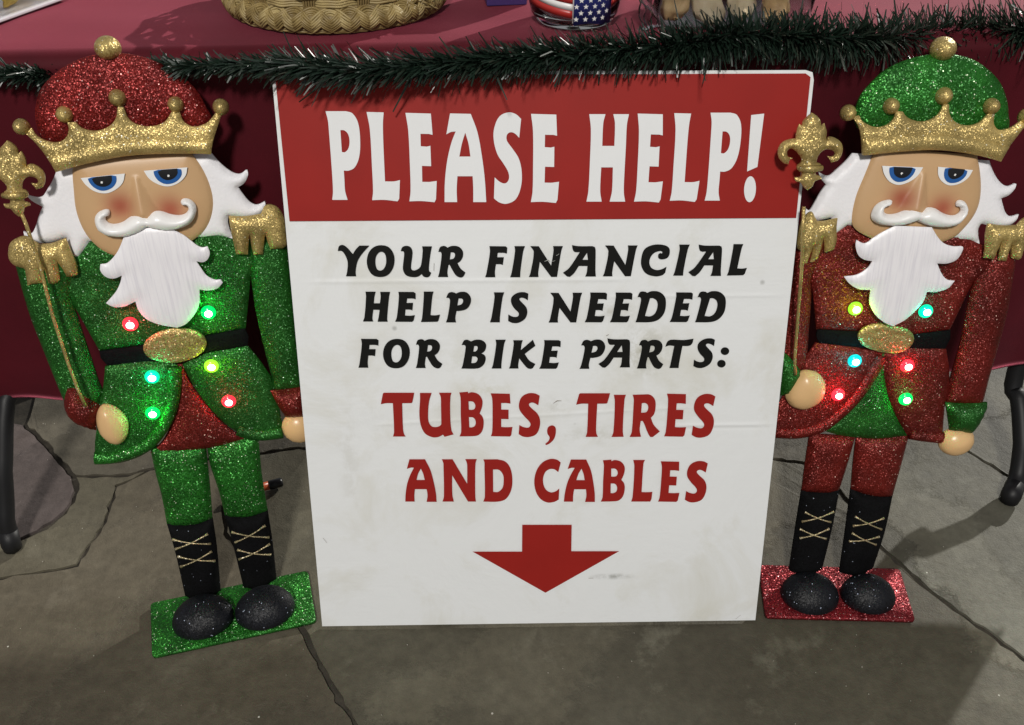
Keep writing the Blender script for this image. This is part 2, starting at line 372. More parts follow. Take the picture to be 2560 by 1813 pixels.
# ------------------------------------------------------------------ table, legs and cloth
TY = math.radians(2.8)
TX = np.array([math.cos(TY), math.sin(TY), 0]); TB = np.array([-math.sin(TY), math.cos(TY), 0])
EDGE = .272; TOPZ = .7185
TMAT = Matrix([[TX[i], TB[i], (0, 0, 1)[i], (0, EDGE, 0)[i]] for i in range(3)] + [[0, 0, 0, 1]])
TINV = TMAT.inverted()
def edge_hit(u, v, off=0.0):
    """point on the vertical plane along the table's front edge (off > 0: away from the viewer)"""
    return hit(u, v, np.array([0, EDGE, 0]) + TB * off, TB)
def top_hit(u, v): return hit(u, v, np.array([0, 0, TOPZ]), np.array([0, 0, 1.]))
M['leg'] = simple('black_enamel', (.010, .010, .011), .5, spec=.35)
M['plastic_grey'] = simple('table_grey_plastic', (.35, .34, .32), .5)
table = thing('folding_table', 'folding table with curved black steel legs, standing under the dark red cloth', 'table', mat=TMAT.copy())
o = from_bm('tabletop', box_bm(0, .38, TOPZ - .026, 1.83, .745, .040, .008), table, M['plastic_grey'])
def loc(p): return TINV @ Vector(p)
def table_leg(pxs, footpx, side, rad, offs):
    f = floor_pt(*footpx); f = np.array([f[0], f[1], .012])
    pts = [Vector(f)]
    n = len(pxs)
    for i, (u, v) in enumerate(pxs):
        pts.append(Vector(hit(u, v, f + np.array([0, offs[i], 0]), np.array([0, 1., 0]))))
    last = pts[-1]
    pts.append(Vector((last.x - side * .0, last.y + .03, .45))); pts.append(Vector((last.x - side * .04, last.y + .07, .695)))
    P = smooth([(p.x, p.y, 1) for p in pts], closed=False, sub=5); Z = smooth([(i, p.z, 1) for i, p in enumerate(pts)], closed=False, sub=5)
    P3 = [(a[0], a[1], z[1]) for a, z in zip(P, Z)]
    l = tube('leg', [loc(p) for p in P3], rad, table, M['leg'], 14)
    cap = tube('foot_cap', [loc(np.array(P3[0]) + np.array([0, 0, -.010])), loc(P3[0]), loc(P3[3])], [rad * 1.05, rad * 1.12, rad * 1.08], l, M['leg'], 14)
    # the back upright of the same leg frame
    back = [(x - side * .02, y + .5, z) for x, y, z in P3]
    tube('leg', [loc(p) for p in back], rad, table, M['leg'], 12)
table_leg([(14, 1300), (8, 1180), (14, 1020), (22, 930)], (34, 1372), -1, .0125, (.012, .045, .10, .13))
table_leg([(2545, 1190), (2556, 1110), (2548, 1000), (2540, 930)], (2521, 1252), 1, .0138, (.03, .06, .11, .14))

def cloth_mat():
    m, N, L, P = mat_new('dark_red_cloth')
    tc = nd(N, 'ShaderNodeTexCoord')
    nz = nd(N, 'ShaderNodeTexNoise'); nz.inputs['Scale'].default_value = 9; nz.inputs['Detail'].default_value = 8
    wv = nd(N, 'ShaderNodeTexNoise'); wv.inputs['Scale'].default_value = 900; wv.inputs['Detail'].default_value = 2
    L.new(tc.outputs['Object'], nz.inputs['Vector']); L.new(tc.outputs['Object'], wv.inputs['Vector'])
    cr = nd(N, 'ShaderNodeValToRGB'); cr.color_ramp.elements[0].position = .3; cr.color_ramp.elements[0].color = (.050, .0022, .0058, 1)
    cr.color_ramp.elements[1].position = .7; cr.color_ramp.elements[1].color = (.085, .0038, .0095, 1)
    L.new(nz.outputs[0], cr.inputs[0]); L.new(cr.outputs[0], P.inputs['Base Color'])
    P.inputs['Roughness'].default_value = .7; P.inputs['Specular IOR Level'].default_value = .2
    P.inputs['Sheen Weight'].default_value = 1.0; P.inputs['Sheen Roughness'].default_value = .36; P.inputs['Sheen Tint'].default_value = (1.0, .22, .32, 1)
    b = nd(N, 'ShaderNodeBump'); b.inputs['Strength'].default_value = .35; b.inputs['Distance'].default_value = .0006
    L.new(wv.outputs[0], b.inputs['Height']); L.new(b.outputs[0], P.inputs['Normal'])
    return m
M['cloth'] = cloth_mat()
def cloth():
    nx, prof = 420, []
    rnd = random.Random(3)
    hem = .205
    # profile from the back of the top to the hem: (y local, z, drape amount)
    for k in range(26): prof.append((.74 - .722 * k / 25, TOPZ, 0))
    for k in range(1, 13):
        a = k / 12 * math.pi / 2; prof.append((.018 - .024 * math.sin(a) , TOPZ - .018 + .018 * math.cos(a), .0))
    nd_ = 44
    for k in range(1, nd_ + 1): prof.append((-.006, TOPZ - .018 - (TOPZ - .018 - hem) * k / nd_, k / nd_))
    V = []; x0, x1 = -.97, .99
    for i in range(nx):
        t = i / (nx - 1); x = x0 + (x1 - x0) * t
        f1 = math.sin(x * 17 + .8 * math.sin(x * 5)) * .5 + math.sin(x * 41 + 1.7) * .25 + .3 * math.sin(x * 8.3 + 2)
        hemdz = .010 * math.sin(x * 6 + 1.2) + .004 * math.sin(x * 23)
        for (y, z, d) in prof:
            yy = y; zz = z
            if d > 0:
                yy = y + .016 * d * f1 + d * .014
                zz = z + hemdz * d * d
            else:
                zz += .0007 * math.sin(x * 31 + y * 12) * (1 if y > .02 else 0) + .0006 * math.sin(y * 55 + x * 9) * (1 if y > .02 else 0)
            V.append((x, yy, zz))
    m = len(prof); F = [(i*m+j, i*m+j+1, (i+1)*m+j+1, (i+1)*m+j) for i in range(nx-1) for j in range(m-1)]
    o = mesh('tablecloth', V, F, None, M['cloth'], True); o.matrix_world = TMAT.copy()
    sm = o.modifiers.new('thickness', 'SOLIDIFY'); sm.thickness = .0006; sm.offset = -1
    return tag(o, 'dark red cloth covering the table and hanging down its front', 'tablecloth')
cloth()

# ------------------------------------------------------------------ sign
SL = 18.0; SW = .6096; SH = .676 * 1.0909
SF = Frame((0, 0, 0.001), 0, SL)
SF.o = np.array([0, -0.0, .001]); SF.mat = Matrix([[SF.X[i], -SF.N[i], SF.U[i], SF.o[i]] for i in range(3)] + [[0, 0, 0, 1]])
def sign_mat():
    m, N, L, P = mat_new('sign_white')
    tc = nd(N, 'ShaderNodeTexCoord')
    n1 = nd(N, 'ShaderNodeTexNoise'); n1.inputs['Scale'].default_value = 7; n1.inputs['Detail'].default_value = 8; n1.inputs['Roughness'].default_value = .65; n1.inputs['Distortion'].default_value = .5
    n2 = nd(N, 'ShaderNodeTexNoise'); n2.inputs['Scale'].default_value = 34; n2.inputs['Detail'].default_value = 7; n2.inputs['Roughness'].default_value = .7
    L.new(tc.outputs['Object'], n1.inputs['Vector']); L.new(tc.outputs['Object'], n2.inputs['Vector'])
    base = (.81, .825, .83, 1)
    c1 = nd(N, 'ShaderNodeMapRange'); c1.inputs[1].default_value = .50; c1.inputs[2].default_value = .72; c1.inputs[3].default_value = 0; c1.inputs[4].default_value = .55
    L.new(n1.outputs[0], c1.inputs[0])
    mx = nd(N, 'ShaderNodeMix', data_type='RGBA'); mx.inputs[6].default_value = base; mx.inputs[7].default_value = (.62, .60, .50, 1); L.new(c1.outputs[0], mx.inputs[0])
    # smudge patch strokes near the upper right of the white area and below the middle
    last = mx.outputs[2]
    for (cx, cz, sx, sz, amt, col) in ((.125, .405, .05, .045, .85, (.47, .46, .38)), (.085, .455, .05, .018, .6, (.5, .49, .42)), (-.07, .355, .05, .02, .5, (.58, .56, .44)),
                                       (.07, .29, .07, .02, .45, (.5, .49, .42)), (.02, .33, .03, .02, .5, (.5, .5, .45)), (.10, .075, .035, .006, .9, (.36, .36, .34)), (-.10, .40, .06, .05, .35, (.6, .59, .5)), (.19, .36, .06, .05, .4, (.6, .59, .5)), (-.25, .25, .02, .12, .4, (.58, .57, .52)), (-.13, .33, .2, .01, .3, (.6, .59, .5))):
        mpn = nd(N, 'ShaderNodeMapping'); mpn.vector_type = 'TEXTURE'; mpn.inputs['Location'].default_value = (cx, 0, cz); mpn.inputs['Scale'].default_value = (sx, 1, sz)
        L.new(tc.outputs['Object'], mpn.inputs[0])
        gr = nd(N, 'ShaderNodeTexGradient', gradient_type='SPHERICAL'); L.new(mpn.outputs[0], gr.inputs[0])
        r2 = nd(N, 'ShaderNodeMapRange'); r2.inputs[1].default_value = .46; r2.inputs[2].default_value = .60; r2.inputs[3].default_value = 0; r2.inputs[4].default_value = amt
        L.new(n2.outputs[0], r2.inputs[0])
        mu = nd(N, 'ShaderNodeMath', operation='MULTIPLY'); L.new(gr.outputs['Fac'], mu.inputs[0]); L.new(r2.outputs[0], mu.inputs[1])
        m2 = nd(N, 'ShaderNodeMix', data_type='RGBA'); L.new(mu.outputs[0], m2.inputs[0]); L.new(last, m2.inputs[6]); m2.inputs[7].default_value = (*col, 1); last = m2.outputs[2]
    # small dark specks
    v = nd(N, 'ShaderNodeTexVoronoi'); v.inputs['Scale'].default_value = 22; L.new(tc.outputs['Object'], v.inputs['Vector'])
    sp = nd(N, 'ShaderNodeSeparateColor'); L.new(v.outputs['Color'], sp.inputs[0])
    g1 = nd(N, 'ShaderNodeMath', operation='GREATER_THAN'); g1.inputs[1].default_value = .90; L.new(sp.outputs[0], g1.inputs[0])
    g2 = nd(N, 'ShaderNodeMapRange'); g2.inputs[1].default_value = .03; g2.inputs[2].default_value = .09; g2.inputs[3].default_value = .55; g2.inputs[4].default_value = 0; L.new(v.outputs['Distance'], g2.inputs[0])
    gg = nd(N, 'ShaderNodeMath', operation='MULTIPLY'); L.new(g1.outputs[0], gg.inputs[0]); L.new(g2.outputs[0], gg.inputs[1])
    m3 = nd(N, 'ShaderNodeMix', data_type='RGBA'); L.new(gg.outputs[0], m3.inputs[0]); L.new(last, m3.inputs[6]); m3.inputs[7].default_value = (.3, .3, .28, 1)
    L.new(m3.outputs[2], P.inputs['Base Color']); P.inputs['Roughness'].default_value = .42
    # corrugated core showing faintly
    wv = nd(N, 'ShaderNodeTexWave', bands_direction='Z'); wv.inputs['Scale'].default_value = 60; wv.inputs['Distortion'].default_value = 1.0
    L.new(tc.outputs['Object'], wv.inputs['Vector'])
    ad = nd(N, 'ShaderNodeMath', operation='MULTIPLY'); ad.inputs[1].default_value = .006; L.new(wv.outputs[0], ad.inputs[0])
    a2 = nd(N, 'ShaderNodeMath', operation='ADD'); L.new(ad.outputs[0], a2.inputs[0]); L.new(n1.outputs[0], a2.inputs[1])
    b = nd(N, 'ShaderNodeBump'); b.inputs['Strength'].default_value = .5; b.inputs['Distance'].default_value = .004
    L.new(a2.outputs[0], b.inputs['Height']); L.new(b.outputs[0], P.inputs['Normal'])
    return m
M['sign'] = sign_mat()
M['print_red'] = simple('print_red', (.30, .014, .010), .5, spec=.25, var=.06, vscale=14)
M['print_black'] = simple('print_black', (.007, .007, .006), .55, spec=.15, var=.15, vscale=60)
M['print_white'] = simple('print_white', (.81, .82, .83), .4, var=.02, vscale=20)
sign = thing('sign_board', 'white and red PLEASE HELP! board leaning on the table between the two nutcrackers', 'sign', mat=SF.mat.copy())
def crease(x, z):
    def ridge(z0, xa, xb, a):
        dz = z - z0; w_ = .0026
        e = min(1, max(0, (x - xa) / .03)) * min(1, max(0, (xb - x) / .03))
        return a * e * math.exp(-(dz / w_) ** 2)
    h = ridge(.4965, -.29, .115, .00050) + ridge(.475, .07, .305, .00045) + ridge(.302, .16, .305, .0006) - ridge(.297, .16, .305, .0003)
    h += ridge(.318 + .05 * x, -.22, .2, .0004)
    for cx, cz, r_, a_ in ((-.215, .33, .02, .0008), (.06, .545, .016, -.0006), (-.05, .25, .05, .0009), (.13, .35, .04, .0007), (-.12, .42, .05, -.0008), (.2, .12, .05, .0007)):
        h += a_ * math.exp(-((x-cx)**2 + (z-cz)**2) / r_**2)
    return h
def panel():
    # bent very slightly, soft rounded corners; front grid refined near the creases
    xs = np.linspace(-SW/2, SW/2, 61); zs = sorted(set(list(np.round(np.linspace(0, SH, 70), 5)) + [round(c + d, 5) for c in (.4965, .475, .302, .318) for d in np.linspace(-.008, .008, 11)]))
    V, F = [], []; cr = .008
    def cor(x, z):
        for sx in (-1, 1):
            for z0, sz in ((SH, 1),):
                cx, cz = sx * (SW/2 - cr), z0 - cr
                if (x - cx) * sx > 0 and (z - cz) * sz > 0:
                    d = math.hypot(x - cx, z - cz)
                    if d > cr: x = cx + (x - cx) * cr / d; z = cz + (z - cz) * cr / d
        return x, z
    nz = len(zs)
    for x in xs:
        for z in zs:
            X, Z = cor(x, z); V.append((X, -.0045 - crease(X, Z), Z))
    o_ = len(V)
    for x in xs:
        for z in zs:
            X, Z = cor(x, z); V.append((X, 0, Z))
    nx = len(xs)
    for i in range(nx-1):
        for j in range(nz-1):
            a = i*nz+j; F.append((a, a+nz, a+nz+1, a+1)); F.append((o_+a, o_+a+1, o_+a+nz+1, o_+a+nz))
    for i in range(nx-1):
        a = i*nz; F.append((a, o_+a, o_+a+nz, a+nz)); a = i*nz+nz-1; F.append((a, a+nz, o_+a+nz, o_+a))
    for j in range(nz-1):
        F.append((j, j+1, o_+j+1, o_+j)); a = (nx-1)*nz+j; F.append((a, o_+a, o_+a+1, a+1))
    o = mesh('panel', V, F, sign, M['sign'], False)
    return o
panel()
PRH = .0064
def print_shape(name, loops, mat, parent, h=PRH):
    """loops of plane coordinates: first outer, others holes; a thin printed film"""
    polys = [[Vector((p[0], 0, p[1])) for p in l] for l in loops]
    tris = geometry.tessellate_polygon(polys)
    flat = [v for l in polys for v in l]
    V = [(v.x, -h, v.z) for v in flat]; F = []
    for t in tris:
        a, b, c = (flat[i] for i in t)
        ar = (b.x-a.x)*(c.z-a.z) - (c.x-a.x)*(b.z-a.z)
        if abs(ar) < 1e-12: continue
        F.append(tuple(t) if ar > 0 else tuple(t)[::-1])
    return mesh(name, V, F, parent, mat)
hd = [(-SW/2 + .0045, .5205), (SW/2 - .0055, .5205), (SW/2 - .0045, SH - .0075), (SW/2 - .0105, SH - .0035), (-SW/2 + .004, SH - .0035)]
# header bottom edge measured
hb = [SF.un('T1', 118, 1043, .005), SF.un('T1', 1895, 1063, .005), SF.un('T2', 1650, 1050, .005)]
hz = sum(p[1] for p in hb) / 3
hd[0] = (hb[0][0], hz); hd[1] = (hb[2][0], hz)
print_shape('header_band', [hd], M['print_red'], sign, .0061)
G = {}
def glyph(key, crop, anchor, *loops):
    G[key] = (crop, anchor, loops)
s = 1
glyph('wP', 'T1', (408, 920), [(362,320),(500,320),(545,335,s),(583,400,s),(597,520,s),(590,630,s),(560,700,s),(520,722,s),(486,722),(490,780,s),(495,860,s),(512,920),(408,920),(413,860,s),(404,700,s),(385,450,s),(378,380,s)],
      [(463,448),(490,450,s),(515,475,s),(525,520,s),(518,570,s),(495,597,s),(473,596)])
glyph('wL', 'T1', (678, 922), [(640,325),(756,328),(751,400,s),(753,520,s),(765,795),(825,795,s),(866,786),(861,912),(850,930),(760,920,s),(678,922),(684,860,s),(677,700,s),(662,440,s)])
glyph('wE', 'T1', (930, 930), [(903,331),(1075,336),(1087,480),(1062,474),(1005,473),(1007,557),(1048,560),(1072,554),(1077,692),(1015,690),(1017,798),(1065,799),(1115,792),(1110,915),(1100,936),(1010,928,s),(930,930),(938,860,s),(934,700,s),(922,450,s)])
glyph('wA', 'T1', (1168, 935), [(1205,335),(1345,338),(1390,460,s),(1420,620,s),(1440,780,s),(1450,935),(1362,935),(1362,840,s),(1358,760),(1255,760),(1250,850,s),(1253,935),(1168,935),(1170,800,s),(1185,660,s),(1212,540,s),(1243,457),(1210,461,s),(1180,477)],
      [(1308,465),(1330,540,s),(1343,627),(1268,627),(1285,540,s)])
glyph('wS', 'T1', (1502, 910), [(1686,372),(1650,340,s),(1600,328,s),(1540,355,s),(1505,430,s),(1500,510,s),(1525,610,s),(1570,680,s),(1600,735,s),(1603,780,s),(1580,808,s),(1545,800,s),(1507,768),(1502,910),(1540,938,s),(1590,946,s),(1650,915,s),(1685,830,s),(1690,730,s),(1670,640,s),(1625,570,s),(1590,520,s),(1590,480,s),(1615,462,s),(1645,472,s),(1673,500)])
glyph('wH', 'T2', (233, 932), [(252,340),(362,340),(347,400,s),(340,555),(422,555),(426,400,s),(415,340),(521,340),(507,410,s),(500,555,s),(489,760,s),(486,870,s),(495,932),(390,932),(406,860,s),(412,700),(333,700),(326,860,s),(336,932),(233,932),(246,860,s),(257,650,s),(263,440,s)])
glyph('w!', 'T2', (1320, 728), [(1348,346),(1436,336),(1390,697),(1320,728)])
glyph('w.', 'T2', (1340, 936), ellipse(1340, 848, 40, 88, 3))
glyph('bY', 'T3', (177, 438), [(97,188),(108,142,s),(145,128,s),(190,155,s),(225,195,s),(246,218),(270,178,s),(310,135),(408,135),(340,210,s),(300,270,s),(285,310,s),(272,390,s),(277,438),(177,438),(187,400,s),(195,320,s),(188,275,s),(160,215,s),(130,187,s)])
glyph('bO', 'T3', (515, 445), [(525,131,s),(600,150,s),(645,210,s),(657,280,s),(640,360,s),(590,425,s),(515,445,s),(440,425,s),(395,360,s),(383,280,s),(405,200,s),(455,148,s)],
      [(528,195,s),(560,215,s),(574,265,s),(570,325,s),(545,370,s),(513,382,s),(483,365,s),(468,310,s),(472,250,s),(495,210,s)])
glyph('bU', 'T3', (840, 446), [(718,190),(735,150,s),(780,137,s),(820,155,s),(835,205,s),(820,345,s),(830,374,s),(855,380,s),(895,362,s),(918,330,s),(935,190,s),(930,142),(1027,142),(1015,200,s),(998,340,s),(1000,385,s),(1020,403),(1000,440,s),(970,448,s),(940,437,s),(925,415),(890,440,s),(840,446,s),(775,430,s),(745,390,s),(740,340,s),(752,225,s),(745,193,s)])
glyph('bR', 'T3', (1087, 445), [(1090,197),(1108,150,s),(1140,138,s),(1165,143,s),(1180,155),(1225,138,s),(1290,145,s),(1330,185,s),(1333,240,s),(1310,285,s),(1280,308),(1310,360,s),(1358,400),(1338,438,s),(1310,450,s),(1265,430,s),(1225,370,s),(1200,322),(1190,326),(1180,400,s),(1187,445),(1087,445),(1100,400,s),(1122,230,s),(1113,198,s)],
      [(1213,200),(1245,205,s),(1255,230,s),(1240,262,s),(1203,272)])
glyph('bF', 'T3', (1553, 447), [(1595,140),(1755,142),(1772,155),(1768,213),(1740,206,s),(1678,205),(1672,250),(1738,250),(1728,325),(1700,318,s),(1660,318),(1650,390,s),(1653,447),(1553,447),(1565,410,s),(1600,200,s)])
glyph('bI', 'T3', (1800, 447), [(1842,140),(1947,140),(1930,190,s),(1902,390,s),(1900,447),(1800,447),(1815,400,s),(1848,190,s)])
glyph('bN', 'T4', (502, 438), [(525,133),(610,135),(725,325),(752,180,s),(750,133),(847,133),(830,180,s),(787,400,s),(780,437),(722,437),(615,288),(596,400,s),(598,438),(502,438),(518,400,s),(557,190,s)])
glyph('bA', 'T4', (108, 403), [(197,130),(260,140,s),(400,140),(425,150),(432,180,s),(430,380,s),(434,440),(328,440),(342,405,s),(350,336),(265,335),(220,405,s),(178,443),(150,440),(108,403),(170,355,s),(275,198),(225,197,s),(206,175,s)],
      [(345,205),(355,275),(300,275)])
glyph('bC', 'T4', (1020, 438), [(1133,343),(1120,402),(1090,427,s),(1020,438,s),(930,410,s),(885,340,s),(882,260,s),(915,170,s),(1000,128,s),(1100,128,s),(1155,155,s),(1165,205,s),(1145,252,s),(1095,270,s),(1055,260,s),(1050,225,s),(1068,208),(1086,213),(1090,195,s),(1062,188,s),(1000,215,s),(965,280,s),(975,345,s),(1025,375,s),(1080,370,s)])
glyph('bL', 'T4', (1728, 430), [(1795,120),(1892,120),(1875,165,s),(1832,360),(1880,362,s),(1928,355),(1905,415),(1890,427),(1728,430),(1745,390,s),(1787,180,s)])
glyph('bH', 'T3', (345, 885), [(370,590),(470,590),(458,640,s),(452,705),(512,705),(520,640,s),(515,592),(613,592),(603,640,s),(584,850,s),(588,887),(490,887),(500,840,s),(510,770),(447,768),(438,850,s),(445,885),(345,885),(360,840,s),(375,640,s)])
glyph('bE', 'T3', (663, 887), [(695,592),(845,593),(865,605),(866,665),(840,658,s),(782,657),(775,702),(840,700),(833,775),(810,767,s),(765,766),(760,825),(810,828,s),(858,822),(845,875),(830,888),(663,887),(680,840,s),(700,640,s)])
glyph('bP', 'T3', (1165, 893), [(1168,650),(1190,605,s),(1220,594,s),(1250,600,s),(1265,608),(1310,592,s),(1370,598,s),(1410,645,s),(1408,705,s),(1370,760,s),(1300,780,s),(1270,780),(1258,850,s),(1265,893),(1165,893),(1180,850,s),(1205,690,s),(1196,655,s)],
      [(1290,657),(1325,660,s),(1335,685,s),(1318,715,s),(1278,727)])
glyph('bS', 'T3', (1780, 880), [(1975,675),(1980,610),(1940,595,s),(1870,603,s),(1815,645,s),(1810,700,s),(1840,755,s),(1883,800,s),(1880,830,s),(1850,840,s),(1815,833,s),(1782,815),(1780,880),(1820,898,s),(1880,898,s),(1945,860,s),(1970,800,s),(1960,745,s),(1915,695,s),(1892,665,s),(1905,650,s),(1940,655,s)])
glyph('bD', 'T4', (825, 892), [(845,645),(865,600,s),(890,588,s),(925,592,s),(940,602),(985,585,s),(1060,592,s),(1115,640,s),(1127,710,s),(1110,800,s),(1055,865,s),(980,890,s),(825,892),(840,850,s),(880,670,s),(870,645,s)],
      [(970,655),(1000,655,s),(1035,680,s),(1043,730,s),(1020,800,s),(975,833,s),(920,830)])
glyph('bB', 'T3', (1318, 1350), [(1320,1118),(1345,1072,s),(1375,1065,s),(1400,1075,s),(1413,1082),(1460,1065,s),(1520,1070,s),(1560,1105,s),(1560,1150,s),(1540,1185,s),(1515,1200),(1550,1220,s),(1558,1260,s),(1535,1315,s),(1480,1348,s),(1318,1350),(1332,1310,s),(1360,1140,s),(1348,1118,s)],
      [(1445,1127),(1472,1129,s),(1478,1155,s),(1460,1180,s),(1435,1182)], [(1425,1230),(1462,1233,s),(1478,1255,s),(1460,1290,s),(1415,1297)])
glyph('bK', 'T3', (1788, 1350), [(1830,1070),(1925,1070),(1915,1100,s),(1905,1168),(2025,1065),(2050,1125),(1990,1170,s),(1945,1205),(1990,1270,s),(2050,1305),(2025,1345),(2005,1355),(1970,1345,s),(1920,1290,s),(1890,1250),(1880,1320,s),(1883,1350),(1788,1350),(1800,1320,s),(1835,1110,s)])
glyph('bT', 'T4', (1160, 1345), [(1120,1135),(1140,1085,s),(1175,1065,s),(1300,1068,s),(1400,1055),(1385,1105,s),(1355,1125,s),(1290,1127),(1257,1300,s),(1252,1345),(1160,1345),(1172,1300,s),(1208,1127),(1160,1122,s)])
glyph('b:', 'T4', (1710, 1216), ellipse(1710, 1178, 42, 38)); glyph('b;', 'T4', (1675, 1340), ellipse(1675, 1302, 42, 38))
glyph('rT', 'T5', (290, 657), [(185,148),(535,148),(525,205,s),(512,262),(500,269),(395,270),(405,560,s),(415,620,s),(435,657),(290,657),(302,600,s),(288,270),(210,270,s),(148,282),(172,160)])
glyph('rU', 'T5', (740, 663), [(602,150),(737,150),(710,240,s),(697,370,s),(702,480,s),(735,535,s),(780,547,s),(830,535,s),(850,515),(846,300,s),(843,200,s),(822,148),(967,148),(955,200,s),(953,400,s),(967,580,s),(992,632),(887,660),(870,635),(810,663,s),(740,663,s),(660,620,s),(610,520,s),(595,380,s),(603,230,s)])
glyph('rB', 'T5', (1062, 655), [(1058,145),(1160,137),(1160,155),(1205,142,s),(1280,165,s),(1325,230,s),(1325,300,s),(1310,350,s),(1295,388),(1330,430,s),(1342,500,s),(1325,590,s),(1280,640,s),(1220,652,s),(1062,655),(1080,600,s),(1075,400,s),(1073,210,s)],
      [(1165,248),(1215,252,s),(1243,290,s),(1235,335,s),(1205,347,s),(1170,345)], [(1170,432),(1220,437,s),(1248,480,s),(1240,530,s),(1205,550,s),(1175,549)])
glyph('rE', 'T5', (1425, 653), [(1422,155),(1645,160),(1652,275),(1600,268,s),(1545,268),(1545,343),(1630,345),(1630,455),(1545,453),(1545,545),(1600,548,s),(1675,545),(1662,640),(1645,657),(1425,653),(1440,600,s),(1444,400,s),(1440,220,s)])
glyph('rS', 'T5', (1747, 630), [(1992,183),(1940,157,s),(1860,155,s),(1785,195,s),(1752,270,s),(1757,345,s),(1810,420,s),(1868,480,s),(1885,520,s),(1860,552,s),(1800,545,s),(1755,523),(1747,630),(1800,658,s),(1870,662,s),(1950,630,s),(1990,550,s),(1995,460,s),(1965,390,s),(1900,330,s),(1867,290,s),(1880,267,s),(1920,265,s),(1975,295)])
glyph('r,', 'T5', (2055, 742), [(2130,527,s),(2170,545,s),(2180,600,s),(2160,680,s),(2110,735,s),(2065,757),(2055,742),(2095,705,s),(2105,665,s),(2080,620,s),(2085,555,s)])
glyph('rI', 'T6', (690, 662), [(717,172),(858,172),(842,230,s),(822,580,s),(830,660),(690,662),(712,600,s),(728,250,s)])
glyph('rR', 'T6', (900, 662), [(935,172),(1060,168,s),(1140,172,s),(1195,230,s),(1202,320,s),(1185,395,s),(1148,440),(1180,520,s),(1252,598),(1170,662),(1140,660,s),(1105,600,s),(1070,510,s),(1050,475),(1030,478),(1018,580,s),(1033,660),(900,662),(925,600,s),(945,300,s),(948,220,s)],
      [(1043,270),(1080,268,s),(1110,290,s),(1115,330,s),(1095,372,s),(1035,380)])
glyph('rA', 'T5', (432, 1412), [(480,920),(660,920),(725,1050,s),(765,1200,s),(788,1320,s),(795,1415),(680,1415),(690,1340,s),(680,1268),(543,1268),(537,1340,s),(540,1412),(432,1412),(436,1320,s),(455,1200,s),(490,1100,s),(532,1018),(495,1018,s),(450,1032)],
      [(612,1028),(640,1090,s),(657,1160),(562,1160),(580,1090,s)])
glyph('rN', 'T5', (863, 1412), [(855,920),(980,920),(1150,1205),(1150,1000,s),(1145,960,s),(1127,918),(1262,918),(1247,970,s),(1243,1200,s),(1245,1360,s),(1252,1412),(1160,1412),(975,1105),(978,1330,s),(995,1412),(863,1412),(880,1350,s),(875,1000,s),(872,960,s)])
glyph('rD', 'T5', (1337, 1412), [(1337,922),(1500,920),(1590,945,s),(1650,1020,s),(1675,1150,s),(1660,1280,s),(1600,1380,s),(1510,1412,s),(1337,1412),(1355,1350,s),(1350,1020,s),(1350,960,s)],
      [(1450,1040),(1520,1045,s),(1565,1100,s),(1573,1170,s),(1560,1250,s),(1510,1298,s),(1452,1298)])
glyph('rC', 'T5', (2080, 1422), [(2236,958),(2190,924,s),(2110,917,s),(2020,960,s),(1955,1050,s),(1928,1170,s),(1945,1290,s),(2000,1380,s),(2080,1422,s),(2160,1415,s),(2212,1388),(2219,1260),(2170,1295,s),(2110,1302,s),(2055,1260,s),(2030,1170,s),(2050,1080,s),(2100,1037,s),(2160,1037,s),(2207,1070)])
glyph('rL', 'T6', (918, 1412), [(942,928),(1080,928),(1062,970,s),(1040,1300),(1100,1302,s),(1165,1298),(1155,1380),(1140,1412),(918,1412),(935,1350,s),(955,1000,s)])
PLACES = [  # glyph, crop, anchor there (None: where it was measured)
 ('wP',), ('wL',), ('wE',), ('wA',), ('wS',), ('wE', 'T1', 1752, 935), ('wH',), ('wE', 'T2', 555, 932), ('wL', 'T2', 797, 926), ('wP', 'T2', 1033, 925), ('w!',), ('w.',),
 ('bY',), ('bO',), ('bU',), ('bR',), ('bF',), ('bI',), ('bN', 'T3', 1985, 445), ('bA',), ('bN',), ('bC',), ('bI', 'T4', 1197, 431), ('bA', 'T4', 1348, 397), ('bL',),
 ('bH',), ('bE',), ('bL', 'T3', 917, 890), ('bP',), ('bI', 'T3', 1600, 893), ('bS',), ('bN', 'T3', 2180, 895), ('bE', 'T4', 323, 892), ('bE', 'T4', 572, 892), ('bD',), ('bE', 'T4', 1163, 890), ('bD', 'T4', 1413, 892),
 ('bF', 'T3', 300, 1342), ('bO', 'T3', 670, 1348), ('bR', 'T3', 868, 1345), ('bB',), ('bI', 'T3', 1617, 1350), ('bK',), ('bE', 'T3', 2088, 1352), ('bP', 'T4', 272, 1353), ('bA', 'T4', 458, 1305), ('bR', 'T4', 838, 1350), ('bT',), ('bS', 'T4', 1397, 1325), ('b:',), ('b;',),
 ('rT',), ('rU',), ('rB',), ('rE',), ('rS',), ('r,',), ('rT', 'T6', 390, 661), ('rI',), ('rR',), ('rE', 'T6', 1300, 655), ('rS', 'T6', 1620, 637),
 ('rA',), ('rN',), ('rD',), ('rC',), ('rA', 'T6', 137, 1413), ('rB', 'T6', 565, 1412), ('rL',), ('rE', 'T6', 1230, 1412), ('rS', 'T6', 1541, 1390)]
MATK = {'w': 'print_white', 'b': 'print_black', 'r': 'print_red'}
gcache = {}
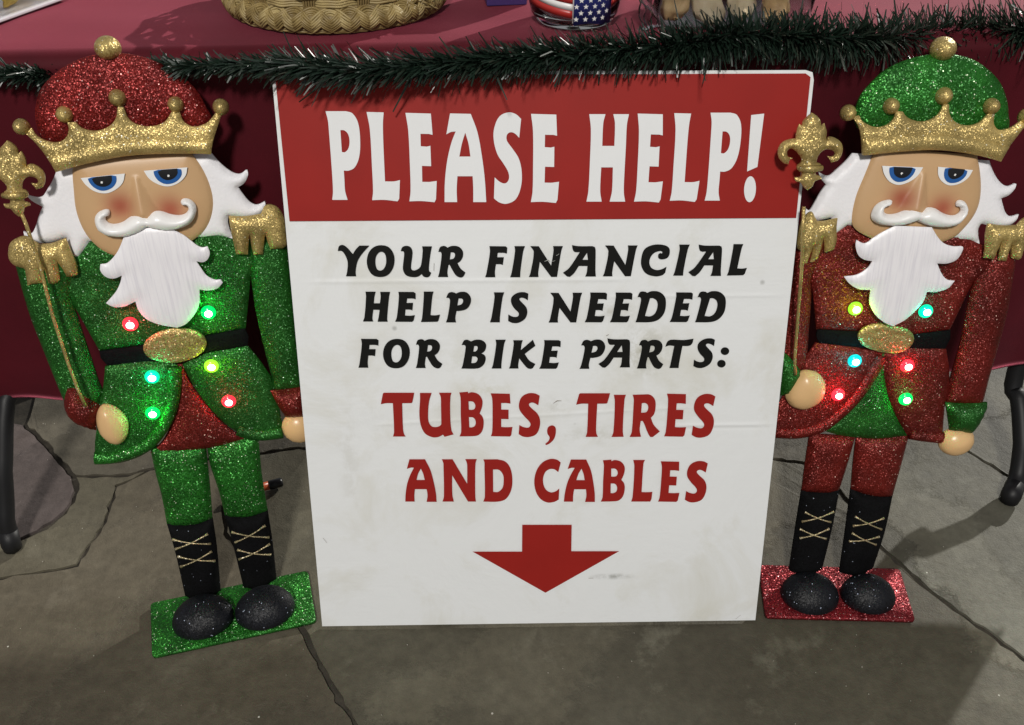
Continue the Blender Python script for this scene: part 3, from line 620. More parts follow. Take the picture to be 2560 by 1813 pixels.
for p in PLACES:
    key = p[0]; crop, anc, loops = G[key]
    a = np.array(SF.un(crop, *anc, h=PRH))
    if key not in gcache:
        LL = [[np.array(SF.un(crop, q[0], q[1], h=PRH)) - a for q in smooth(l, sub=4)] for l in loops]
        ob = print_shape('letter', LL, M[MATK[key[0]]], sign, PRH if key[0] != 'w' else PRH + .0002); gcache[key] = ob.data; ob.location = (0, 0, 0)
    else:
        ob = bpy.data.objects.new('letter', gcache[key]); COL.objects.link(ob); ob.parent = sign
    if len(p) > 1: a = np.array(SF.un(p[1], p[2], p[3], h=PRH))
    ob.location = (a[0], 0, a[1])
arrow = [SF.un('AR', x, y, PRH) for x, y in ((1057,125),(1306,125),(1304,258),(1545,258),(1174,467),(807,260),(1056,260))]
print_shape('arrow', [arrow], M['print_red'], sign, PRH)
# narrow scratches and nicks in the printed film
M['scuff'] = simple('scuffed_print', (.45, .45, .42), .6); M['dirt'] = simple('dirt_mark', (.2, .16, .12), .8)
for (c, pts, wd, mt) in (('T3', [(2140,290),(2180,276),(2195,290)], 5, 'scuff'), ('T3', [(2205,296),(2245,282)], 4, 'scuff'), ('T3', [(2255,235),(2285,215)], 5, 'scuff'), ('T3', [(1048,305),(1046,385)], 4, 'dirt'),
                        ('T6', [(15,270),(60,240),(110,240)], 5, 'dirt'), ('T4', [(535,1025),(560,1012)], 6, 'dirt'), ('AR', [(2130,598),(2155,578)], 1.5, 'dirt'), ('AR', [(55,190),(75,215)], 2, 'dirt'), ('AR', [(1390,393),(1415,392)], 3, 'dirt')):
    P_ = [np.array(SF.un(c, *q, h=PRH)) for q in pts]; wm = wd * CROPS[c][0] * .00045
    up_, dn_ = [], []
    for i, q in enumerate(P_):
        t = P_[min(i+1, len(P_)-1)] - P_[max(i-1, 0)]; t = t/np.linalg.norm(t); n_ = np.array([-t[1], t[0]]); k_ = .35 if i in (0, len(P_)-1) else 1
        up_.append(q + n_*wm*k_); dn_.append(q - n_*wm*k_)
    print_shape('scuff_mark', [up_ + dn_[::-1]], M[mt], sign, PRH + .0006)

# ------------------------------------------------------------------ nutcracker figures: pressed and painted sheet metal
def inside(P, poly):
    x, y = P[:, 0], P[:, 1]; c = np.zeros(len(P), bool); n = len(poly)
    for i in range(n):
        x1, y1 = poly[i]; x2, y2 = poly[(i+1) % n]
        if y1 == y2: continue
        m = ((y1 > y) != (y2 > y)) & (x < (x2-x1)*(y-y1)/(y2-y1)+x1); c ^= m
    return c
def edge_dist(P, poly):
    d = np.full(len(P), 1e9); n = len(poly)
    for i in range(n):
        a = poly[i]; b = poly[(i+1) % n]; ab = b-a; L_ = ab @ ab
        if L_ < 1e-14: continue
        t = np.clip(((P-a) @ ab)/L_, 0, 1); q = a + t[:, None]*ab; d = np.minimum(d, np.hypot(*(P-q).T))
    return d
def resample(poly, step):
    out = []; n = len(poly)
    for i in range(n):
        a, b = poly[i], poly[(i+1) % n]; L_ = np.linalg.norm(b-a)
        if L_ < 1e-6: continue
        k = max(1, int(round(L_/step)))
        for j in range(k): out.append(a + (b-a)*j/k)
    # drop near duplicates
    res = [out[0]]
    for p in out[1:]:
        if np.linalg.norm(p-res[-1]) > step*.35: res.append(p)
    if np.linalg.norm(res[0]-res[-1]) < step*.35: res.pop()
    return np.array(res)
def relief(name, poly, z0, thick, bulge, rr, parent, mat, step=.004, shape=None, bend=None):
    """a pressed sheet: outline poly (plane coords), front at z0+thick, rising by bulge within rr of its edge"""
    poly = np.array(poly, float)
    ar = sum(poly[i][0]*poly[(i+1) % len(poly)][1] - poly[(i+1) % len(poly)][0]*poly[i][1] for i in range(len(poly)))
    if ar < 0: poly = poly[::-1]
    B = resample(poly, step)
    mn, mxx = B.min(0), B.max(0)
    gx = np.arange(mn[0], mxx[0], step); gy = np.arange(mn[1], mxx[1], step*.866)
    pts = np.array([(x + (step/2 if j % 2 else 0), y) for j, y in enumerate(gy) for x in gx]) if len(gx) and len(gy) else np.zeros((0, 2))
    if len(pts):
        pts = pts[inside(pts, B)]
        if len(pts): pts = pts[edge_dist(pts, B) > step*.55]
    allp = np.vstack([B, pts]) if len(pts) else B
    nb = len(B)
    vo, eo, fo, ov, oe, of = geometry.delaunay_2d_cdt([Vector(p) for p in allp], [(i, (i+1) % nb) for i in range(nb)], [], 1, 1e-7)
    VP = np.array([(v.x, v.y) for v in vo])
    d = edge_dist(VP, B); t = np.clip(d/rr, 0, 1); h = bulge*np.sqrt(np.clip(1-(1-t)**2, 0, 1))
    if shape is not None: h = h + shape(VP, d)
    front = z0 + thick + h
    back = np.full(len(VP), z0)
    if bend is not None:
        bz = bend(VP); front = front + bz; back = back + bz
    F = [tuple(f) for f in fo]
    ec = {}
    for f in F:
        for i in range(len(f)):
            e = (f[i], f[(i+1) % len(f)]); k = tuple(sorted(e)); ec.setdefault(k, []).append(e)
    n = len(VP)
    V = [(p[0], -hh, p[1]) for p, hh in zip(VP, front)] + [(p[0], -bb, p[1]) for p, bb in zip(VP, back)]
    faces = []
    for f in F:
        a, b_, c = VP[f[0]], VP[f[1]], VP[f[2]]
        cr_ = (b_[0]-a[0])*(c[1]-a[1]) - (c[0]-a[0])*(b_[1]-a[1])
        g = f if cr_ > 0 else f[::-1]
        faces.append(g); faces.append(tuple(n+i for i in g[::-1]))
    nf = len(faces)
    # walls with their own vertices so the rim stays crisp
    for k, es in ec.items():
        if len(es) == 1:
            a, b_ = es[0]; q = len(V); V += [V[a], V[b_], V[n+b_], V[n+a]]; faces.append((q, q+3, q+2, q+1))
    me = bpy.data.meshes.new(name); me.from_pydata([tuple(map(float, v)) for v in V], [], faces); me.update()
    o = link(name, me, parent, mat); me.polygons.foreach_set('use_smooth', [i < nf for i in range(len(me.polygons))])
    return o, VP, n
def dome(name, cx, cy, rx, ry, z0, hgt, parent, mat, rot=0, seg=20, rings=7, full=False):
    V, F = [], []; r = math.radians(rot)
    for i in range(rings):
        a = (math.pi/2)*i/rings
        for k in range(seg):
            t = 2*math.pi*k/seg; x = rx*math.cos(a)*math.cos(t); y = ry*math.cos(a)*math.sin(t)
            V.append((cx + x*math.cos(r)-y*math.sin(r), -(z0 + hgt*math.sin(a)), cy + x*math.sin(r)+y*math.cos(r)))
    V.append((cx, -(z0+hgt), cy))
    for i in range(rings-1):
        for k in range(seg): F.append((i*seg+k, i*seg+(k+1) % seg, (i+1)*seg+(k+1) % seg, (i+1)*seg+k))
    for k in range(seg): F.append(((rings-1)*seg+k, (rings-1)*seg+(k+1) % seg, rings*seg))
    F.append(tuple(range(seg))[::-1])
    o = mesh(name, V, F, parent, mat, True); return o

FL = Frame(floor_pt(575, 1480), 12, 12.5)      # the green coated figure
FR = Frame(floor_pt(2140, 1458), -3, 15.5)    # the red coated figure
# landmarks seen on both figures: same mould
LM = [('A',405,1072,'R4',690,955),('A',1527,945,'R4',1690,1000),('A',462,662,'R4',925,592),('A',848,542,'R4',1300,527),('A',1270,590,'R4',1652,610),('A',150,750,'R4',610,635),('A',1598,605,'R4',1905,680),
 ('A',762,165,'R4',1358,165),('A',740,1146,'R4',995,1085),('A',1223,1098,'R4',1378,1092),('A',1062,1400,'R4',1115,1362),('A',1417,1350,'R4',1460,1375),('A',680,1440,'R4',770,1350),('A',1795,1060,'R4',1895,1160),('A',1925,1300,'R4',1910,1392),
 ('B',150,60,'R4',355,1335),('B',615,112,'R5',620,20),('B',1365,25,'R5',1320,55),('B',1160,683,'R5',875,673),('B',692,522,'R5',553,348),('B',1458,385,'R5',1280,375),('B',655,270,'R5',630,110),('B',1362,150,'R5',1333,150),
 ('B',848,668,'R5',621,568),('B',1362,592,'R5',1083,583),('B',994,1008,'R5',612,903),('B',1383,937,'R5',957,937),('B',998,1245,'R5',502,1125),('B',1497,1168,'R5',948,1150),('B',1140,808,'R5',827,740),
 ('B',660,880,'R5',385,735),('B',1612,745,'R5',1250,755),('B',985,1505,'R5',408,1358),('B',1600,1410,'R5',968,1390),('B',725,1335,'R5',310,1105),('B',1955,1350,'R5',1262,1448),
 ('B',462,505,'R5',352,350),('B',1640,350,'R5',1420,390),('B',1778,1015,'R5',1245,1100),('B',1980,1085,'R5',1470,1190),('B',1925,500,'R5',1650,560),('B',1880,100,'R5',1700,190),
 ('B',55,200,'R5',235,100),('B',190,620,'R5',195,500),('B',400,1140,'R5',140,900),('B',1715,220,'R5',1590,260),
 ('C',475,140,'R6',890,60),('C',205,640,'R6',460,480),('C',515,598,'R6',755,470),('C',600,585,'R6',845,465),('C',890,545,'R6',1170,515),('C',325,1115,'R6',360,1095),('C',948,1000,'R6',1020,1070),('C',570,1080,'R6',620,1075),('C',720,1055,'R6',757,1110),
 ('A',250,600,'R4',705,620),('A',1500,620,'R4',1812,640),('A',420,340,'R4',850,420),('A',1250,340,'R4',1640,320),('A',860,215,'R4',1400,235)]
src = np.array([FL.un(l[0], l[1], l[2], .012) for l in LM]); dst = np.array([FR.un(l[3], l[4], l[5], .012) for l in LM])
def tps_fit(src, dst, lam=2e-4):
    n = len(src)
    def U(r): return np.where(r > 1e-9, r*r*np.log(r+1e-12), 0)
    K = U(np.linalg.norm(src[:, None]-src[None], axis=2)); Pm = np.c_[np.ones(n), src]
    A = np.zeros((n+3, n+3)); A[:n, :n] = K + lam*np.eye(n); A[:n, n:] = Pm; A[n:, :n] = Pm.T
    wts = np.linalg.solve(A, np.vstack([dst, np.zeros((3, 2))]))
    def f(Q):
        Q = np.atleast_2d(np.array(Q, float)); k = U(np.linalg.norm(Q[:, None]-src[None], axis=2))
        return k @ wts[:n] + np.c_[np.ones(len(Q)), Q] @ wts[n:]
    return f
TPS = tps_fit(src, dst)

FLEUR = [(380,645),(350,672,s),(318,703,s),(306,742),(288,726),(270,780,s),(262,832),(215,838,s),(165,862,s),(135,915,s),(140,972,s),(175,1012,s),(208,1018),(216,990,s),(237,975),(205,962,s),(198,930,s),(212,908,s),(240,908,s),(285,950,s),(305,985,s),(298,1010),
         (272,1030,s),(274,1058,s),(305,1075),(306,1092,s),(295,1112,s),(252,1114),(262,1142,s),(298,1152,s),(318,1182,s),(347,1208),(382,1180,s),(402,1142,s),(448,1125),(440,1106,s),(410,1094,s),(404,1074),(440,1064,s),(450,1040,s),(440,1015,s),(410,1005),
         (430,950,s),(470,915,s),(515,914,s),(545,935,s),(533,962,s),(490,960),(506,982,s),(520,1006),(570,988,s),(600,930,s),(595,870,s),(552,830,s),(505,820,s),(480,842),(486,780,s),(468,722),(446,742),(440,700,s),(415,668,s)]

def figure(which):
    fr = FL if which == 'L' else FR
    if which == 'L':
        cA = dict(coat='green_glitter', trim='red_glitter', leg='green_bright', hat='red_bright', base='green_bright')
        root = thing('nutcracker_figure', 'glittery metal nutcracker in a green coat and red hat, standing left of the sign', 'nutcracker', mat=fr.mat.copy(), group='metal nutcracker figures beside the sign')
        leds = ['red', 'green', 'teal', 'lime', 'green', 'red']
    else:
        cA = dict(coat='red_glitter', trim='green_glitter', leg='red_glitter', hat='green_bright', base='red_base')
        root = thing('nutcracker_figure', 'glittery metal nutcracker in a red coat and green hat, standing right of the sign', 'nutcracker', mat=fr.mat.copy(), group='metal nutcracker figures beside the sign')
        leds = ['lime', 'teal', 'cyan', 'red', 'red', 'green']
    def outline(crop, pts, h=.01, sub=5, warp=True):
        q = np.array([FL.un(crop, p[0], p[1], h) for p in smooth(pts, sub=sub)])
        return TPS(q) if which == 'R' and warp else q
    def P1(crop, x, y, h=.01):
        q = np.array([FL.un(crop, x, y, h)]); return (TPS(q) if which == 'R' else q)[0]
    def own(crop, pts, h=.01, sub=5):   # measured directly on this figure
        return np.array([fr.un(crop, p[0], p[1], h) for p in smooth(pts, sub=sub)])
    OWN = {  # pieces measured directly on the red coated figure
        'hand0': ('R5', [(285,985,s),(340,980,s),(400,1002,s),(438,1060,s),(435,1130,s),(390,1190,s),(310,1228,s),(235,1220,s),(190,1180,s),(178,1130,s),(215,1050,s)]),
        'cuff0': ('R5', [(120,850),(165,857,s),(220,900,s),(284,985),(250,1070,s),(195,1132),(120,1140)]),
        'flap0': ('R5', [(368,785),(640,815),(815,850),(765,940,s),(700,1050,s),(620,1155,s),(520,1255,s),(412,1352),(330,1378,s),(200,1392,s),(90,1388),(60,1300),(200,1050),(280,910)]),
        'flap1': ('R5', [(820,848),(1000,815),(1226,825),(1246,960,s),(1244,1100),(1215,1210),(1205,1340),(1195,1445),(1060,1412,s),(968,1388),(900,1270,s),(845,1130,s),(818,980,s)]),
        'apron': ('R5', [(800,848),(826,846),(820,980,s),(848,1130,s),(902,1270,s),(968,1392),(780,1412,s),(650,1405,s),(520,1388,s),(408,1356),(525,1250,s),(625,1150,s),(705,1040,s),(768,930,s)]),
        'leg0': ('R6', [(520,30),(880,50),(830,230,s),(757,462),(700,485,s),(600,490,s),(458,478),(480,300,s)]),
        'leg1': ('R6', [(885,60),(1300,45),(1235,290,s),(1172,516),(1080,522,s),(970,508,s),(845,464),(862,250,s)]),
        'boot0': ('R6', [(458,472),(600,486,s),(700,481,s),(757,458),(700,760,s),(622,1080),(500,1150),(360,1100),(405,800,s)]),
        'boot1': ('R6', [(845,460),(970,504,s),(1080,518,s),(1172,512),(1110,800,s),(1020,1075),(900,1150),(755,1115),(800,800,s)]),
        'beard': ('R5', [(890,15),(800,60,s),(745,95,s),(690,130,s),(635,108),(630,150,s),(650,210,s),(690,238,s),(740,247),(710,290,s),(640,335,s),(553,348),(590,395,s),(650,430,s),(728,436),(722,520,s),(760,600,s),(820,650,s),(875,674),(950,635,s),(1020,575,s),(1075,510,s),(1098,449),(1170,447,s),(1240,422,s),(1280,376),(1230,368,s),(1195,330,s),(1165,262),(1230,262,s),(1295,235,s),(1335,170,s),(1333,148),(1270,150,s),(1210,130,s),(1170,90,s),(1130,25)])}
    cnt = {}
    def R(name, crop, pts, z0, th, bul, rr, mat, parent=root, step=.0042, h=None, shape=None, poly=None):
        if which == 'R':
            base_ = {'hand': 'hand', 'cuff': 'cuff', 'coat_flap': 'flap', 'apron_panel': 'apron', 'trouser_leg': 'leg', 'boot': 'boot', 'beard': 'beard'}.get(name)
            if base_:
                key = base_ if base_ in ('apron', 'beard') else base_ + str(cnt.get(base_, 0)); cnt[base_] = cnt.get(base_, 0) + 1
                if key in OWN: poly = own(OWN[key][0], OWN[key][1], z0 + th + bul*.5)
        poly = outline(crop, pts, z0 + th + bul*.5 if h is None else h) if poly is None else poly
        return relief(name, poly, z0, th, bul, rr, parent, M[mat], step, shape)
    k = .99
    # hair plate
    R('hair', 'A', [(405,1060),(385,1120,s),(340,1200,s),(290,1262,s),(185,1250),(225,1290,s),(302,1332),(275,1400,s),(250,1480,s),(215,1530,s),(162,1512),(178,1555,s),(266,1594,s),(376,1588,s),(476,1553),(509,1660,s),(548,1698,s),(600,1650,s),(642,1583),(1000,1560),(1500,1560),(1600,1545,s),(1690,1565),(1665,1500,s),(1650,1440,s),(1655,1397),
       (1700,1405,s),(1790,1415,s),(1880,1390,s),(1925,1340,s),(1920,1294),(1860,1318,s),(1810,1298,s),(1760,1240,s),(1725,1190),(1770,1160,s),(1797,1100,s),(1790,1057),(1740,1093,s),(1680,1080,s),(1600,1020,s),(1527,940)], 0, .003, .008, .014, 'hair')
    # coat body
    R('coat', 'B', [(240,180),(400,150),(510,215),(570,135,s),(615,112,s),(690,155,s),(755,190),(1265,100),(1300,52,s),(1365,25,s),(1430,60,s),(1510,100),(1660,110),(1700,250),(1640,350),(1625,520,s),(1608,690),(1350,735),(650,838),(555,670,s),(462,505),(340,330)], -.001, .004, .0045, .012, cA['coat'])
    # trousers and boots
    legs_g = [[(90,110),(470,110),(500,400,s),(515,598),(420,635,s),(300,648,s),(205,637),(170,450,s),(125,280,s)], [(480,125),(825,20),(850,300,s),(890,545),(800,580,s),(700,592,s),(600,582),(560,420,s),(500,240,s)]]
    boots = [[(205,636),(300,645,s),(420,632,s),(515,597),(545,800,s),(570,1090),(450,1150),(330,1130),(262,830,s)], [(600,581),(700,588,s),(800,577,s),(890,544),(925,780,s),(950,1010),(830,1080),(725,1065),(650,760,s)]]
    laces = [[((245,735),(505,765)),((265,800),(485,697)),((280,850),(535,880)),((300,920),(512,815))], [((645,685),(900,720)),((670,755),(875,640)),((685,805),(912,838)),((695,870),(905,765))]]
    lr_ = [[((480,635),(680,712)),((455,708),(705,630)),((440,765),(645,842)),((438,838),(670,763))], [((872,668),(1078,768)),((855,742),(1098,680)),((848,798),(1035,888)),((825,862),(1062,825))]]
    for i in range(2):
        R('trouser_leg', 'C', legs_g[i], .001, .003, .011, .024, cA['leg'])
        bo, _, _ = R('boot', 'C', boots[i], .001, .0035, .011, .020, 'black_cloth')
        for (a, b) in laces[i]:
            if which == 'R': A_, B_ = (np.array(fr.un('R6', *lr_[i][laces[i].index((a, b))][k_], .017)) for k_ in (0, 1))
            else: A_ = P1('C', *a, h=.017); B_ = P1('C', *b, h=.017)
            pts = []
            for t in np.linspace(0, 1, 9):
                q = A_ + (B_-A_)*t; pts.append((q[0], -(.0145 + .0035*math.sin(math.pi*t)), q[1]))
            tube('lace', pts, [.0021, .0012, .0010, .0010, .0011, .0010, .0010, .0012, .0021], bo, M['lace'], 6)
    # apron panel, coat flaps with their rolled hem
    R('apron_panel', 'B', [(1160,925),(1195,925),(1232,1020,s),(1320,1150,s),(1430,1280,s),(1520,1360,s),(1604,1412),(1450,1455,s),(1300,1485,s),(1150,1505,s),(983,1507),(1060,1430,s),(1120,1310,s),(1155,1150,s)], .003, .003, .005, .02, cA['trim'])
    R('coat_flap', 'B', [(685,940),(930,905),(1100,915),(1158,928),(1165,1050,s),(1155,1180,s),(1110,1320,s),(1040,1435,s),(960,1505,s),(850,1555,s),(740,1577,s),(618,1562),(618,1440),(632,1330,s),(645,1200,s),(668,1100,s),(680,1000,s)], .004, .003, .006, .02, cA['coat'])
    R('coat_flap', 'B', [(1192,928),(1350,852),(1620,805),(1700,900,s),(1775,1010),(1795,1090),(1830,1220),(1850,1330),(1856,1412),(1780,1420,s),(1690,1414,s),(1602,1402),(1480,1320,s),(1380,1220,s),(1280,1090,s),(1225,990,s)], .004, .003, .006, .02, cA['coat'])
    def strip(name, crop, pts, wd, z, mat, parent=root):
        q = outline(crop, pts, z) if False else np.array([P1(crop, p[0], p[1], z) for p in smooth(pts, closed=False, sub=5)])
        tube(name, [(p[0], -z, p[1]) for p in q], wd, parent, mat, 10)
    if which == 'R':
        for hp_ in ([(795,862),(750,940,s),(685,1050,s),(605,1155,s),(505,1250,s),(400,1325,s),(250,1365,s),(90,1362)], [(985,1372),(1060,1385,s),(1200,1400)]):
            q = own('R5', hp_, .0085) if False else np.array([fr.un('R5', p[0], p[1], .0085) for p in smooth(hp_, closed=False, sub=5)])
            tube('coat_hem', [(p[0], -.0085, p[1]) for p in q], .0085, root, M[cA['coat']], 10)
    else: strip('coat_hem', 'B', [(1142,935),(1140,1060,s),(1118,1200,s),(1062,1330,s),(980,1430,s),(870,1490,s),(740,1525,s),(622,1532)], .0088, .0105, M[cA['coat'] if which == 'R' else 'green_bright'])
    if which == 'L': strip('coat_hem', 'B', [(1560,1345),(1640,1372,s),(1740,1378,s),(1850,1360)], .0085, .0105, M[cA['coat']])
    # belt and buckle
    R('belt', 'B', [(650,836),(950,797),(1340,738),(1604,688),(1628,740),(1622,803),(1350,840),(940,914),(700,928),(658,880)], .003, .003, .002, .006, 'black_cloth')
    bk = outline('B', ellipse(1142, 808, 210, 112, -6, 36), .018)
    def bshape(VP, d): return np.where(d < .007, 0.0022*np.sin(np.clip(d/.007, 0, 1)*math.pi), 0)
    R('buckle', None, None, .010, .003, .004, .03, 'gold_buckle', poly=bk, shape=bshape)
    # arms
    R('sleeve', 'B', [(95,290),(130,420,s),(190,620,s),(260,800,s),(340,1000,s),(405,1160),(440,1220),(640,1230),(672,1115),(640,1040,s),(580,860,s),(520,680,s),(462,505),(470,400),(500,240),(400,150),(150,150)], .001, .003, .011, .024, cA['coat'])
    R('sleeve', 'B', [(1640,350),(1632,200),(1640,110),(1880,100),(1900,300,s),(1932,550,s),(1965,850,s),(1990,1095),(1780,1110),(1778,1015),(1720,790,s),(1670,560,s)], .001, .003, .011, .024, cA['coat'])
    R('cuff', 'B', [(430,1095),(455,1086,s),(490,1090,s),(560,1150,s),(645,1216),(628,1290,s),(620,1372),(540,1345,s),(470,1310,s),(430,1270,s),(408,1195,s)], .010, .003, .016, .022, cA['trim'])
    R('cuff', 'B', [(1768,1110),(1880,1098,s),(1992,1080),(2012,1180,s),(2012,1272),(1870,1284),(1820,1210,s)], .009, .003, .016, .022, cA['trim'])
    R('hand', 'B', [(650,1215,s),(710,1210,s),(780,1250,s),(825,1310,s),(830,1390,s),(800,1445,s),(755,1460,s),(690,1437,s),(640,1380,s),(622,1290,s)], .014, .004, .016, .026, 'hand', step=.003)
    R('hand', 'B', ellipse(1958, 1350, 114, 98, 0, 26), .007, .004, .016, .026, 'hand', step=.003)
    # shoulder boards with their fringe
    ep = [(45,200),(58,135,s),(105,100,s),(160,88,s),(210,118,s),(250,142),(330,135,s),(425,100),(455,180,s),(490,260,s),(503,340),(470,352,s),(432,352),(395,290,s),(365,250),(380,315,s),(386,375),(350,400,s),(312,396),(295,335,s),(282,295),(272,395),(220,400,s),(175,410),(165,350,s),(155,300),(90,280,s),(55,245,s)]
    R('epaulette', 'B', ep, .014, .003, .008, .012, 'gold', step=.0035)
    er = [(1495,-45),(1600,-42,s),(1707,-58),(1738,-115,s),(1797,-113,s),(1842,-72,s),(1865,0,s),(1872,60),(1882,145),(1852,166),(1770,172),(1750,120,s),(1736,70),(1728,130,s),(1722,206),(1660,209),(1645,150,s),(1635,70),(1626,140,s),(1622,206),(1545,206),(1525,120,s),(1508,40,s)]
    R('epaulette', 'B', er, .014, .003, .008, .012, 'gold', step=.0035)
    # face
    nose_a = P1('A', 985, 1125, .018) if which == 'L' else fr.un('R4', 1180, 1090, .018)
    nose_b = P1('A', 1040, 1365, .018) if which == 'L' else fr.un('R4', 1115, 1335, .018)
    nose_a, nose_b = np.array(nose_a), np.array(nose_b)
    def nshape(VP, d):
        ab = nose_b-nose_a; L_ = ab @ ab; t = np.clip(((VP-nose_a) @ ab)/L_, 0, 1.0); q = nose_a + t[:, None]*ab
        dd = np.hypot(*(VP-q).T); wd = .004 + .013*t
        return (.003 + .009*t)*np.clip(1-dd/wd, 0, 1)**.8
    fo, VP, n = R('face', 'A', [(530,1000),(520,1080,s),(528,1200,s),(545,1350,s),(590,1480,s),(650,1570,s),(750,1655,s),(900,1705,s),(1150,1695,s),(1300,1635,s),(1400,1572,s),(1482,1500,s),(1530,1400,s),(1542,1280,s),(1510,1150,s),(1450,1030,s),(1370,930)], .008, .003, .008, .045, 'face', step=.0028, shape=nshape)
    att = fo.data.attributes.new('rouge', 'FLOAT', 'POINT'); vals = np.zeros(len(fo.data.vertices))
    for (c_, rad) in ((P1('A', 870, 1318, .018), .020), (P1('A', 1235, 1345, .018), .020)):
        dd = np.hypot(*(VP-c_).T)/rad; g_ = .95*np.exp(-(dd*1.25)**2); vals[:len(VP)] = np.maximum(vals[:len(VP)], g_)
    att.data.foreach_set('value', vals)
    # eyes: painted discs lying on the face
    E_ = [[(585,1118),(905,1085),(890,1150,s),(840,1200,s),(770,1228,s),(690,1215,s),(625,1170,s)], [(635,1114),(842,1093),(845,1140,s),(815,1185,s),(750,1208,s),(690,1190,s),(650,1150,s)], [(662,1111),(810,1097),(812,1140,s),(785,1170,s),(740,1178,s),(690,1158,s)], ellipse(740, 1146, 10, 10, 0, 12)]
    F_ = [[(1042,1065),(1358,1040),(1345,1100,s),(1290,1155,s),(1215,1178,s),(1140,1160,s),(1080,1120,s)], [(1112,1060),(1312,1045),(1318,1090,s),(1280,1140,s),(1210,1160,s),(1155,1140,s),(1122,1100,s)], [(1140,1058),(1285,1047),(1288,1085,s),(1255,1120,s),(1210,1130,s),(1165,1108,s)], ellipse(1223, 1098, 10, 10, 0, 12)]
    for EE in (E_, F_):
        eo = None
        for j, (nm, mt) in enumerate((('eye', 'white'), ('iris', 'blue'), ('pupil', 'pupil'), ('eye_glint', 'white'))):
            pl = outline('A', EE[j], .0195)
            o_, _, _ = relief(nm, pl, .0188 + .0007*j, .0010, .0003, .004, root if eo is None else eo, M[mt], .005)
            if eo is None: eo = o_
    # moustache and beard
    R('beard', 'B', [(810,85),(780,160,s),(750,210,s),(700,260,s),(655,268),(655,310,s),(690,350,s),(740,362,s),(796,342),(785,390,s),(755,450,s),(692,523),(740,547,s),(810,545,s),(885,512),(905,570,s),(960,630,s),(1050,665,s),(1160,684),(1215,660,s),(1270,600,s),(1303,530,s),(1305,432),(1350,440,s),(1420,427,s),(1458,388),(1445,368),(1400,368,s),(1350,340,s),(1320,300,s),(1284,248),(1330,254,s),(1362,230,s),(1372,190,s),(1357,150),(1325,158,s),(1290,145,s),(1245,110,s),(1190,70,s),(1100,30),(940,25)], .0225, .0015, .004, .03, 'beard', step=.0034)
    R('moustache', 'A', [(780,1358,s),(725,1365,s),(686,1400,s),(680,1450,s),(705,1505,s),(770,1545,s),(860,1556,s),(950,1542,s),(1020,1512,s),(1065,1482),(1130,1500,s),(1220,1506,s),(1310,1490,s),(1380,1452,s),(1415,1390,s),(1416,1330,s),(1385,1290,s),(1340,1275,s),(1308,1290,s),(1315,1322,s),(1345,1325,s),(1362,1350,s),(1340,1385,s),(1290,1398,s),(1230,1390,s),(1160,1368,s),(1100,1372,s),(1062,1402),(1000,1386,s),(940,1408,s),(880,1448,s),(810,1462,s),(765,1442,s),(758,1412,s),(785,1395,s)], .0205, .002, .012, .013, 'moustache', step=.0024)
    # hat, crown, knobs
    if which == 'L':
        hp = outline('A', [(245,690,s),(250,590,s),(275,500,s),(330,420,s),(420,340,s),(540,270,s),(690,225,s),(860,215,s),(1030,245,s),(1190,310,s),(1330,400,s),(1430,500,s),(1490,610,s),(1530,700,s),(1480,780),(1000,850),(400,900),(290,835,s)], .012)
    else:
        hp = own('R4', [(692,690,s),(705,620,s),(745,520,s),(820,430,s),(920,340,s),(1060,270,s),(1230,228,s),(1400,222,s),(1560,260,s),(1680,340,s),(1760,430,s),(1805,540,s),(1820,650,s),(1810,770,s),(1500,850),(900,830),(720,760)], .012)
    relief('hat', hp, .003, .003, .013, .05, root, M[cA['hat']], .0045)
    co, _, _ = R('crown', 'A', [(405,1074),(340,975,s),(262,875,s),(185,800),(225,755),(262,812,s),(330,850,s),(410,862,s),(470,832,s),(495,775,s),(485,715),(545,715),(590,758,s),(690,778,s),(780,750,s),(835,690,s),(850,600),(893,605),(930,690,s),(1000,735,s),(1100,745,s),(1190,713,s),(1245,635),(1300,640),(1330,710,s),(1400,748,s),(1480,730,s),(1520,700,s),(1560,650),(1605,665),(1585,720,s),(1550,830,s),(1525,945),(1400,940,s),(1150,942,s),(900,960,s),(640,1010,s)], .020, .003, .004, .008, 'gold', step=.0034)
    band = outline('A', [(338,968),(600,890,s),(850,842,s),(1100,823,s),(1350,826,s),(1542,838),(1529,947),(1400,942,s),(1150,944,s),(900,962,s),(640,1012,s),(404,1076)], .026)
    relief('crown_band', band, .0225, .003, .006, .012, root, M['gold'], .0036)
    for (x, y, r_) in ((150,750,64),(462,660,64),(848,540,66),(1270,588,60),(1600,607,62)):
        c_ = P1('A', x, y, .022); e_ = P1('A', x+r_, y, .022); rad = np.hypot(*(e_-c_))
        if which == 'R': rad = .0094 if x != 848 else .0100
        dome('crown_knob', c_[0], c_[1], rad, rad*1.02, .016, .016, root, M['gold'])
    c_ = P1('A', 762, 168, .018); e_ = P1('A', 762+100, 168, .018); rad = np.hypot(*(e_-c_))
    if which == 'R': c_ = np.array(fr.un('R4', 1358, 172, .018)); rad = .0148
    dome('hat_knob', c_[0], c_[1]-.002, rad, rad*.92, .004, .02, root, M['gold'], seg=24, rings=9)
